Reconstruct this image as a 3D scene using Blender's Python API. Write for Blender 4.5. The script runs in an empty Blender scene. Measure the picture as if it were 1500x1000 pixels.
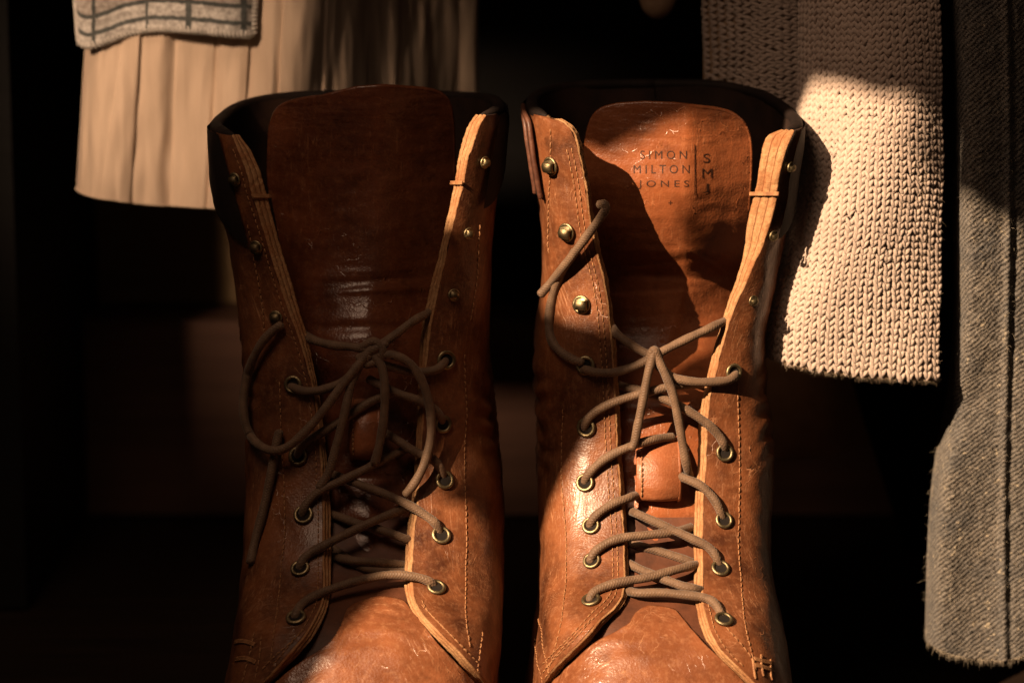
import bpy, bmesh, math, random
import numpy as np
from mathutils import Vector, Matrix, noise as mnoise
from mathutils.bvhtree import BVHTree

random.seed(4)
rng = np.random.default_rng(7)
scn = bpy.context.scene
COL = scn.collection
MM = 0.001

# ------------------------------------------------------------------ camera
PITCH = math.radians(10.0)
DIST = 1.1                       # camera to the front of the boot shafts
LOOK_Z = 0.182
SC = 0.28 * MM / DIST            # tangent per photo pixel
CAM = np.array([0.0, -DIST * math.cos(PITCH), LOOK_Z + DIST * math.sin(PITCH)])
CF = np.array([0.0, math.cos(PITCH), -math.sin(PITCH)])
CU = np.array([0.0, math.sin(PITCH), math.cos(PITCH)])
cam_d = bpy.data.cameras.new("camera")
cam_d.sensor_width = 36.0
cam_d.lens = 36.0 / (1500 * SC)
cam_d.clip_start = 0.02
cam_d.clip_end = 60
cam_d.dof.use_dof = True
cam_d.dof.focus_distance = 1.085
cam_d.dof.aperture_fstop = 7.0
cam = bpy.data.objects.new("camera", cam_d)
cam.location = CAM
cam.rotation_euler = (math.pi / 2 - PITCH, 0, 0)
COL.objects.link(cam)
scn.camera = cam

# ------------------------------------------------------------------ world, lamps, exposure
world = bpy.data.worlds.new("World")
scn.world = world
world.use_nodes = True
bg = world.node_tree.nodes["Background"]
bg.inputs[0].default_value = (1.0, 0.62, 0.4, 1)
bg.inputs[1].default_value = 0.034
scn.view_settings.view_transform = 'Standard'
scn.view_settings.look = 'None'
scn.view_settings.exposure = 0.22
scn.view_settings.gamma = 1
scn.cycles.max_bounces = 6
scn.cycles.use_denoising = True

SUN_AZ, SUN_EL = math.radians(43), math.radians(34)
SUN_DIR = np.array([-math.sin(SUN_AZ) * math.cos(SUN_EL), -math.cos(SUN_AZ) * math.cos(SUN_EL), math.sin(SUN_EL)])
AIM = np.array([0.0, 0.03, 0.18])

def lamp(name, kind, loc, aim, energy, color):
    d = bpy.data.lights.new(name, kind)
    d.energy = energy
    d.color = color
    o = bpy.data.objects.new(name, d)
    o.location = loc
    o.rotation_euler = (Vector(aim) - Vector(loc)).to_track_quat('-Z', 'Y').to_euler()
    COL.objects.link(o)
    return o

key = lamp("window_sunlight", 'SPOT', AIM + SUN_DIR * 4.0, AIM, 2250, (1.0, 0.70, 0.44))
key.data.spot_size = math.radians(16)
key.data.spot_blend = 0.1
key.data.shadow_soft_size = 0.007
fill = lamp("soft_fill", 'AREA', (-0.28, -0.50, 1.0), (-0.16, 0.02, 0.22), 2.0, (1.0, 0.66, 0.44))  # added fill lamp overhead, lifts the shaded boot and its laces
fill.data.shape = 'RECTANGLE'
fill.data.size, fill.data.size_y = 0.30, 0.40
glow = lamp("skirt_fill", 'SPOT', (-0.58, -0.92, 0.74), (-0.188, .12, .295), 64, (1.0, 0.66, 0.42))  # added lamp aimed to brighten the skirt, stands for no seen source
glow.data.spot_size = math.radians(11)
glow.data.spot_blend = 1.0
glow.data.shadow_soft_size = 0.05

# ------------------------------------------------------------------ numeric helpers
def pchip(tab):
    """monotone cubic through (x, y) pairs, flat outside"""
    t = np.array(tab, float)
    x, y = t[:, 0], t[:, 1]
    h = np.diff(x)
    d = np.diff(y) / h
    m = np.zeros(len(x))
    m[0], m[-1] = d[0], d[-1]
    for i in range(1, len(x) - 1):
        if d[i - 1] * d[i] > 0:
            w1, w2 = 2 * h[i] + h[i - 1], h[i] + 2 * h[i - 1]
            m[i] = (w1 + w2) / (w1 / d[i - 1] + w2 / d[i])
    def f(q):
        q = np.clip(np.asarray(q, float), x[0], x[-1])
        i = np.clip(np.searchsorted(x, q) - 1, 0, len(x) - 2)
        s = (q - x[i]) / h[i]
        return ((1 + 2 * s) * (1 - s) ** 2 * y[i] + s * (1 - s) ** 2 * h[i] * m[i]
                + s * s * (3 - 2 * s) * y[i + 1] + s * s * (s - 1) * h[i] * m[i + 1])
    return f

def z_at(py, Y):
    v = (500 - np.asarray(py, float)) * SC
    sp, cp = math.sin(PITCH), math.cos(PITCH)
    return CAM[2] + (np.asarray(Y, float) - CAM[1]) * (-sp + v * cp) / (cp + v * sp)

def x_at(px, Y, z):
    dep = (np.asarray(Y) - CAM[1]) * CF[1] + (np.asarray(z) - CAM[2]) * CF[2]
    return (np.asarray(px, float) - 750) * SC * dep

def measure(P):
    """photo position of world points: only used to read the survey tables below"""
    P = np.asarray(P, float)
    d = P - CAM
    dep = d @ CF
    return 750 + d[..., 0] / dep / SC, 500 - (d @ CU) / dep / SC

def W(px, py, Y):
    z = z_at(py, Y)
    return np.stack(np.broadcast_arrays(x_at(px, Y, z), np.asarray(Y, float), z), -1)

def smooth01(t):
    t = np.clip(t, 0, 1)
    return t * t * (3 - 2 * t)

def fbm(P, scale, seed=0.0, octaves=3):
    P = np.asarray(P)
    sh = P.shape[:-1]
    Q = P.reshape(-1, 3) * scale
    out = np.empty(len(Q))
    for i, q in enumerate(Q):
        out[i] = mnoise.fractal((q[0] + seed, q[1] - seed * .7, q[2] + seed * 1.3), 1.0, 2.0, octaves)
    return out.reshape(sh)

def catmull(pts, n=14):
    p = np.array(pts, float)
    p = np.vstack([2 * p[0] - p[1], p, 2 * p[-1] - p[-2]])
    out = []
    for i in range(1, len(p) - 2):
        a, b, c, d = p[i - 1], p[i], p[i + 1], p[i + 2]
        for k in range(n):
            t = k / n
            out.append(0.5 * (2 * b + (c - a) * t + (2 * a - 5 * b + 4 * c - d) * t * t + (3 * b - a - 3 * c + d) * t ** 3))
    out.append(p[-2])
    return np.array(out)

def grid_normals(P):
    du = np.gradient(P, axis=1)
    dv = np.gradient(P, axis=0)
    n = np.cross(du, dv)
    return n / np.maximum(np.linalg.norm(n, axis=-1, keepdims=True), 1e-12)

# ------------------------------------------------------------------ object helpers
def link(name, me, parent=None, mats=()):
    o = bpy.data.objects.new(name, me)
    for m in mats:
        if m.name not in [k.name for k in me.materials if k]:
            me.materials.append(m)
    COL.objects.link(o)
    if parent:
        o.parent = parent
        o.matrix_parent_inverse = parent.matrix_world.inverted() if False else Matrix.Identity(4)
    return o

def tag(o, label=None, cat=None, group=None, kind=None):
    if label: o["label"] = label
    if cat: o["category"] = cat
    if group: o["group"] = group
    if kind: o["kind"] = kind
    return o

def empty(name, loc):
    o = bpy.data.objects.new(name, None)
    o.location = loc
    o.empty_display_size = 0.02
    COL.objects.link(o)
    return o

class MB:
    """collects vertices, faces and uvs; build() links them as one mesh"""
    def __init__(s):
        s.v, s.f, s.uv, s.mi, s.n = [], [], [], [], 0
    def add(s, V, F, UV=None, mi=0):
        V = np.asarray(V, float).reshape(-1, 3)
        F = np.asarray(F, int)
        s.v.append(V)
        s.f.append(F + s.n)
        s.uv.append(np.zeros((len(V), 2)) if UV is None else np.asarray(UV, float).reshape(-1, 2))
        s.mi.append(np.full(len(F), mi))
        s.n += len(V)
    def grid(s, P, uv=None, close_u=False, close_v=False, mi=0, flip=False):
        n, m = P.shape[:2]
        idx = np.arange(n * m).reshape(n, m)
        if close_u: idx = np.hstack([idx, idx[:, :1]])
        if close_v: idx = np.vstack([idx, idx[:1]])
        a, b, c, d = idx[:-1, :-1], idx[:-1, 1:], idx[1:, 1:], idx[1:, :-1]
        F = np.stack([a, b, c, d], -1).reshape(-1, 4)
        if flip: F = F[:, ::-1]
        if uv is None:
            du = np.zeros((n, m)); dv = np.zeros((n, m))
            du[:, 1:] = np.cumsum(np.linalg.norm(np.diff(P, axis=1), axis=-1), 1)
            dv[1:] = np.cumsum(np.linalg.norm(np.diff(P, axis=0), axis=-1), 0)
            uv = np.stack([du - du[:, m // 2:m // 2 + 1], dv], -1) * 1000
        s.add(P.reshape(-1, 3), F, uv.reshape(-1, 2), mi)
    def tube(s, pts, rad, seg=10, cap=True, mi=0):
        pts = np.asarray(pts, float)
        r = np.broadcast_to(np.asarray(rad, float), (len(pts),)).copy()
        t = np.gradient(pts, axis=0)
        t /= np.maximum(np.linalg.norm(t, axis=1, keepdims=True), 1e-12)
        nrm = np.cross(t[0], [0.31, 0.2, 0.93]); nrm /= np.linalg.norm(nrm)
        rings = []
        L = np.concatenate([[0], np.cumsum(np.linalg.norm(np.diff(pts, axis=0), axis=1))])
        P, T, R, LL = list(pts), list(t), list(r), list(L)
        if cap:
            P = [pts[0] - t[0] * r[0] * .55, pts[0] - t[0] * r[0] * .35] + P + [pts[-1] + t[-1] * r[-1] * .35, pts[-1] + t[-1] * r[-1] * .55]
            T = [t[0], t[0]] + T + [t[-1], t[-1]]
            R = [r[0] * .05, r[0] * .72] + R + [r[-1] * .72, r[-1] * .05]
            LL = [0, 0] + LL + [L[-1], L[-1]]
        ang = np.arange(seg) * 2 * math.pi / seg
        for p, tt, rr in zip(P, T, R):
            nrm = nrm - tt * (nrm @ tt); nrm /= np.linalg.norm(nrm)
            bi = np.cross(tt, nrm)
            rings.append(p + rr * (np.cos(ang)[:, None] * nrm + np.sin(ang)[:, None] * bi))
        G = np.array(rings)
        uv = np.stack(np.meshgrid(np.arange(seg) / seg, np.array(LL) * 1000), -1)
        s.grid(G, uv, close_u=True, mi=mi, flip=True)
    def box(s, x0, x1, y0, y1, z0, z1, mi=0):
        V = [(x, y, z) for z in (z0, z1) for y in (y0, y1) for x in (x0, x1)]
        s.add(V, [(0, 2, 3, 1), (4, 5, 7, 6), (0, 1, 5, 4), (2, 6, 7, 3), (0, 4, 6, 2), (1, 3, 7, 5)], mi=mi)
    def build(s, name, mats, parent=None, smooth=True, origin=None):
        if not isinstance(mats, (list, tuple)): mats = [mats]
        org = np.array(parent.location) if parent is not None and parent.type == 'EMPTY' else np.zeros(3)
        if parent is not None and parent.type != 'EMPTY':
            q = parent
            while q.parent: q = q.parent
            org = np.array(q.location) if q.type == 'EMPTY' else np.zeros(3)
        V = np.vstack(s.v) - org
        me = bpy.data.meshes.new(name)
        me.from_pydata(V.tolist(), [], [f for F in s.f for f in F.tolist()])
        uv = np.vstack(s.uv)
        li = np.empty(len(me.loops), int)
        me.loops.foreach_get("vertex_index", li)
        lay = me.uv_layers.new(name="UVMap")
        lay.data.foreach_set("uv", uv[li].astype(np.float32).ravel())
        me.polygons.foreach_set("material_index", np.concatenate(s.mi).astype(np.int32))
        me.polygons.foreach_set("use_smooth", [smooth] * len(me.polygons))
        me.update()
        return link(name, me, parent, mats)

# ------------------------------------------------------------------ materials
class NT:
    def __init__(s, name):
        s.m = bpy.data.materials.new(name)
        s.m.use_nodes = True
        s.t = s.m.node_tree
        s.b = s.t.nodes["Principled BSDF"]
        s.tc = s.t.nodes.new("ShaderNodeTexCoord")
    def new(s, kind, **kw):
        n = s.t.nodes.new(kind)
        for k, v in kw.items():
            setattr(n, k, v)
        return n
    def put(s, sock, v):
        if isinstance(v, bpy.types.NodeSocket):
            s.t.links.new(v, sock)
        elif v is not None:
            sock.default_value = v
    def coord(s, which="Object", scale=(1, 1, 1), rot=(0, 0, 0), loc=(0, 0, 0)):
        mp = s.new("ShaderNodeMapping")
        s.t.links.new(s.tc.outputs[which], mp.inputs[0])
        mp.inputs["Scale"].default_value = scale
        mp.inputs["Rotation"].default_value = rot
        mp.inputs["Location"].default_value = loc
        return mp.outputs[0]
    def noise(s, co, scale, detail=4, rough=.55, dist=0.0):
        n = s.new("ShaderNodeTexNoise")
        s.put(n.inputs["Vector"], co)
        n.inputs["Scale"].default_value = scale
        n.inputs["Detail"].default_value = detail
        n.inputs["Roughness"].default_value = rough
        n.inputs["Distortion"].default_value = dist
        return n.outputs[0]
    def voro(s, co, scale, feature='F1', rand=1.0):
        n = s.new("ShaderNodeTexVoronoi", feature=feature)
        s.put(n.inputs["Vector"], co)
        n.inputs["Scale"].default_value = scale
        n.inputs["Randomness"].default_value = rand
        return n.outputs[0]
    def wave(s, co, scale, dist=0.0, dscale=1.0, direction='X', profile='SIN'):
        n = s.new("ShaderNodeTexWave", bands_direction=direction, wave_profile=profile)
        s.put(n.inputs["Vector"], co)
        n.inputs["Scale"].default_value = scale
        n.inputs["Distortion"].default_value = dist
        n.inputs["Detail Scale"].default_value = dscale
        return n.outputs[1]
    def ramp(s, fac, stops):
        n = s.new("ShaderNodeValToRGB")
        s.put(n.inputs[0], fac)
        e = n.color_ramp.elements
        while len(e) < len(stops): e.new(0.5)
        for k, (p, c) in zip(e, stops):
            k.position = p
            k.color = (c, c, c, 1) if isinstance(c, (int, float)) else (*c, 1)
        return n.outputs[0]
    def mix(s, fac, a, b, mode='MIX'):
        n = s.new("ShaderNodeMix", data_type='RGBA', blend_type=mode)
        s.put(n.inputs[0], fac)
        for k, v in ((6, a), (7, b)):
            s.put(n.inputs[k], (*v, 1) if isinstance(v, tuple) and len(v) == 3 else v)
        return n.outputs[2]
    def math(s, op, a, b=None):
        n = s.new("ShaderNodeMath", operation=op)
        s.put(n.inputs[0], a)
        if b is not None: s.put(n.inputs[1], b)
        return n.outputs[0]
    def bump(s, h, strength, dist, prev=None):
        n = s.new("ShaderNodeBump")
        n.inputs["Strength"].default_value = strength
        n.inputs["Distance"].default_value = dist
        s.put(n.inputs["Height"], h)
        if prev is not None: s.put(n.inputs["Normal"], prev)
        return n.outputs[0]
    def out(s, color=None, rough=None, normal=None, **kw):
        s.put(s.b.inputs["Base Color"], (*color, 1) if isinstance(color, tuple) and len(color) == 3 else color)
        s.put(s.b.inputs["Roughness"], rough)
        if normal is not None: s.put(s.b.inputs["Normal"], normal)
        for k, v in kw.items():
            s.put(s.b.inputs[k.replace("_", " ")], v)
        return s.m

def leather(name, deep, mid, pale, scuff=0.5, rough=(.3, .5), spec=.5, seed=0.0, crease_dir=(1, 1), sfreq=70):
    n = NT(name)
    ob = n.coord("Object", loc=(seed, seed * .3, 0))
    uv = n.coord("UV", scale=(.001, .001, .001), loc=(seed, 0, 0))
    big = n.noise(ob, 17, 3, .5)
    med = n.noise(ob, 70, 5, .65)
    fine = n.noise(ob, 420, 4, .7)
    f = n.math('ADD', n.math('MULTIPLY', big, .55), n.math('MULTIPLY', med, .45))
    base = n.mix(n.ramp(f, [(.38, 0.0), (.60, 1.0)]), deep, mid)
    base = n.mix(n.math('MULTIPLY', n.ramp(fine, [(.5, 0.0), (.8, 1.0)]), .28), base, pale)
    # fine dry scratches running along the piece, two directions, only where it has been rubbed
    rub = n.ramp(n.noise(ob, 32, 3, .6), [(.47, 0.0), (.66, 1.0)])
    sc = None
    for ang, k in ((.55, 1.0), (-.25, 1.7), (1.3, 1.2)):
        us = n.coord("UV", scale=(.001 * crease_dir[0], .001 * crease_dir[1] * .16, .001), rot=(0, 0, ang), loc=(seed * k, seed + k, 0))
        t_ = n.ramp(n.noise(us, sfreq * 7 * k, 3, .6), [(.60, 0.0), (.70, 1.0)])
        sc = t_ if sc is None else n.math('MAXIMUM', sc, t_)
    sc = n.math('MULTIPLY', sc, rub)
    base = n.mix(n.math('MULTIPLY', sc, scuff), base, pale)
    # crackle of worn finish
    wn = n.new("ShaderNodeTexNoise"); wn.inputs["Scale"].default_value = 180
    n.t.links.new(ob, wn.inputs["Vector"])
    warp = n.mix(.006, uv, wn.outputs[1])
    crack = n.ramp(n.voro(warp, 120, 'DISTANCE_TO_EDGE'), [(0.0, 1.0), (.03, 0.0)])
    crack = n.math('MULTIPLY', crack, n.ramp(n.noise(ob, 48, 3, .6), [(.54, 0.0), (.68, 1.0)]))
    base = n.mix(n.math('MULTIPLY', crack, scuff * .8), base, pale)
    # soaked-in dark grime
    spot = n.ramp(n.noise(ob, 44, 5, .72), [(.56, 0.0), (.74, 1.0)])
    base = n.mix(n.math('MULTIPLY', spot, .75), base, tuple(c * .3 for c in deep))
    rg = n.ramp(n.noise(ob, 130, 5, .65), [(.3, rough[0]), (.7, rough[1])])
    rg = n.math('ADD', rg, n.math('MULTIPLY', sc, .15))
    nb = n.bump(n.noise(ob, 1500, 2, .6), .16, .0004)
    nb = n.bump(n.voro(ob, 1050), .17, .0004, nb)
    nb = n.bump(n.noise(ob, 190, 5, .65), .2, .0012, nb)
    nb = n.bump(sc, .25, -.0004, nb)
    nb = n.bump(crack, .35, -.0006, nb)
    return n.out(base, rg, nb, Specular_IOR_Level=spec)

M = {}
M['leather'] = leather("worn_brown_leather", (.050, .0155, .0062), (.185, .064, .0245), (.44, .22, .112), .6, (.27, .46), spec=.45)
M['vamp'] = leather("scuffed_vamp_leather", (.105, .034, .014), (.215, .076, .032), (.48, .25, .13), .65, (.20, .35), crease_dir=(.25, 5.0), seed=3.1, sfreq=80)
M['tongue'] = leather("smooth_tongue_leather", (.17, .050, .018), (.28, .086, .031), (.46, .20, .09), .35, (.26, .40), seed=5.7)
M['tongue_shade'] = leather("shaded_tongue_leather", (.075, .021, .0085), (.150, .043, .0165), (.34, .14, .06), .3, (.24, .38), seed=2.7)  # left tongue's shade put into the colour, a darker copy of tongue leather
M['keeper'] = leather("lace_keeper_leather", (.20, .064, .025), (.30, .100, .040), (.48, .23, .12), .4, (.33, .48), seed=8.2)

def m_edge():
    n = NT("raw_leather_edge")
    uv = n.coord("UV", scale=(.001, .001, .001))
    uvs = n.coord("UV", scale=(.010, .0006, .001))
    fib = n.noise(uvs, 900, 4, .7)
    big = n.noise(n.coord("Object"), 110, 4, .6)
    sepu = n.new("ShaderNodeSeparateXYZ")
    n.t.links.new(n.tc.outputs["UV"], sepu.inputs[0])
    ply = n.math('ABSOLUTE', n.math('SINE', n.math('MULTIPLY', sepu.outputs[0], 3 * math.pi)))
    c = n.mix(n.ramp(fib, [(.3, 0.0), (.7, 1.0)]), (.22, .110, .048), (.42, .240, .115))
    c = n.mix(n.ramp(ply, [(.08, .85), (.36, 0.0)]), c, (.09, .028, .009))
    c = n.mix(n.ramp(big, [(.45, 0.0), (.75, .8)]), c, (.20, .06, .016))
    nb = n.bump(fib, .6, .0006)
    nb = n.bump(n.noise(n.coord("Object"), 900, 3, .7), .5, .0006, nb)
    return n.out(c, .75, nb, Specular_IOR_Level=.25)
M['edge'] = m_edge()

def m_simple(name, c1, c2, scale, rough, bs=None, bstr=.3, bd=.0005, spec=.3, metal=0.0, sheen=0.0):
    n = NT(name)
    ob = n.coord("Object")
    c = n.mix(n.ramp(n.noise(ob, scale, 4, .6), [(.35, 0.0), (.65, 1.0)]), c1, c2)
    nb = n.bump(n.noise(ob, bs or scale * 4, 4, .65), bstr, bd)
    return n.out(c, rough, nb, Specular_IOR_Level=spec, Metallic=metal, Sheen_Weight=sheen)

M['lining'] = m_simple("dark_boot_lining", (.012, .006, .004), (.035, .016, .009), 60, .8, 700)
M['collar'] = m_simple("black_collar_leather", (.008, .005, .004), (.016, .009, .007), 80, .7, 900, .4, .0005, .2)
M['binding'] = m_simple("collar_binding_leather", (.055, .020, .012), (.12, .05, .03), 200, .45, 900)
M['gusset'] = m_simple("dark_gusset_leather", (.05, .018, .009), (.11, .038, .018), 60, .55, 700)
M['brass'] = m_simple("aged_brass", (.13, .10, .055), (.32, .26, .15), 420, .46, 1500, .3, .0004, .5, 1.0)
M['hole'] = m_simple("eyelet_hole_shadow", (.006, .004, .003), (.01, .006, .004), 200, .9)
M['thread'] = m_simple("tan_waxed_thread", (.20, .085, .035), (.34, .17, .075), 400, .6, 2500, .5, .0003)
M['stamp'] = m_simple("burnt_stamp", (.020, .008, .004), (.05, .017, .008), 900, .6, 2000)
M['sole'] = m_simple("dark_rubber_sole", (.012, .009, .007), (.03, .022, .016), 60, .7)

def m_lace():
    n = NT("braided_brown_lace")
    a = n.coord("UV", scale=(1.0, 1.0, 1))
    sep = n.new("ShaderNodeSeparateXYZ")
    n.t.links.new(n.tc.outputs["UV"], sep.inputs[0])
    def diag(sgn):
        ph = n.math('ADD', n.math('MULTIPLY', sep.outputs[0], 6.0 * sgn), n.math('MULTIPLY', sep.outputs[1], .85))
        return n.math('ABSOLUTE', n.math('SINE', n.math('MULTIPLY', ph, math.pi)))
    br = n.math('MULTIPLY', diag(1), diag(-1))
    nz = n.noise(n.coord("Object"), 240, 4, .6)
    c = n.mix(n.ramp(nz, [(.3, 0.0), (.7, 1.0)]), (.085, .048, .027), (.165, .098, .057))
    c = n.mix(n.math('MULTIPLY', n.ramp(br, [(0.0, 1.0), (.4, 0.0)]), .35), c, (.05, .032, .02))
    nb = n.bump(br, .28, .0006)
    nb = n.bump(n.noise(n.coord("Object"), 1800, 2, .6), .35, .0004, nb)
    return n.out(c, .6, nb, Specular_IOR_Level=.35, Sheen_Weight=.12)
M['lace'] = m_lace()

# ------------------------------------------------------------------ boots
NEXP = 3.2
class Boot:
    def __init__(s, T):
        s.T = T
        f = {k: pchip(v) for k, v in T.items() if k in ('sl', 'sr', 'el', 'er', 'eli', 'eri')}
        s.f = f
        prof = [(z_at(py, Y * MM), Y * MM) for py, Y in T['front']]
        prof = prof + [(z * MM, Y * MM) for z, Y in [(48, -108), (38, -130), (26, -150), (14, -160), (0, -162)]]
        prof.sort()
        s.Yf = pchip(prof)
        s.Yb = pchip([(0, .118), (.06, .120), (.10, .110), (.16, .104), (.22, .104), (.30, .106)])
        s.zs = np.linspace(0, .30, 601)
        Yf, Yb = s.Yf(s.zs), s.Yb(s.zs)
        # the widest point of a section: mid-way on the shaft, forward on the foot
        Yc = Yf + .39 * (Yb - Yf)
        s._Yc = Yc
        P = np.stack([0 * s.zs, Yc, s.zs], -1)
        _, pys = measure(P)
        xl, xr = x_at(f['sl'](pys), Yc, s.zs), x_at(f['sr'](pys), Yc, s.zs)
        s._xc, s._a = (xl + xr) / 2, (xr - xl) / 2
    def par(s, z):
        g = lambda A: np.interp(z, s.zs, A)
        return g(s._xc), g(s._a), s.Yf(z), s.Yb(z), g(s._Yc)
    def sec(s, z, phi, side, inset=0.0):
        """point on the section at height z; phi 90 deg = front centre, 0 = side, -90 = back"""
        xc, a, yf, yb, yc = s.par(z)
        a = a - inset
        c, sn = np.cos(phi), np.sin(phi)
        x = xc + side * a * np.abs(c) ** (2 / NEXP)
        e = np.sign(sn) * np.abs(sn) ** (2 / NEXP)
        Y = np.where(sn >= 0, yc - (yc - yf - inset) * e, yc - (yb - inset - yc) * e)
        return np.stack(np.broadcast_arrays(x, Y, z), -1)
    def phi_edge(s, z, side):
        xc, a, yf, yb, yc = s.par(z)
        Y = yf + .008
        for _ in range(14):
            _, py = measure(np.stack([0 * z, Y, z], -1))
            px = s.f['el' if side < 0 else 'er'](py)
            x = x_at(px, Y, z)
            r = np.clip(side * (x - xc) / a, 0.0, .9995)
            e = (1 - r ** NEXP) ** (1 / NEXP)
            Y = .5 * Y + .5 * (yc - (yc - yf) * e)
        return np.arccos(np.clip(r ** (NEXP / 2), 0, 1))
    def front(s, px, py, h=0.0, rmax=1.0):
        """point on the full front surface seen at (px, py), lifted h metres towards the viewer"""
        px, py, h = np.broadcast_arrays(np.asarray(px, float), np.asarray(py, float), np.asarray(h, float))
        Y = np.full(px.shape, 0.0)
        for _ in range(30):
            z = np.clip(z_at(py, Y), .0, .3)
            xc, a, yf, yb, yc = s.par(z)
            r = np.clip(np.abs(x_at(px, Y, z) - xc) / a, 0, rmax)
            e = (1 - r ** NEXP) ** (1 / NEXP)
            Y = .45 * Y + .55 * (yc - (yc - yf) * e)
        return W(px, py, Y - h)
    def normal(s, px, py):
        d = 3.0
        a = s.front(px + d, py) - s.front(px - d, py)
        b = s.front(px, py - d) - s.front(px, py + d)
        n = np.cross(a, b)
        n /= np.linalg.norm(n)
        return n if n[1] < 0 else -n

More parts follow.
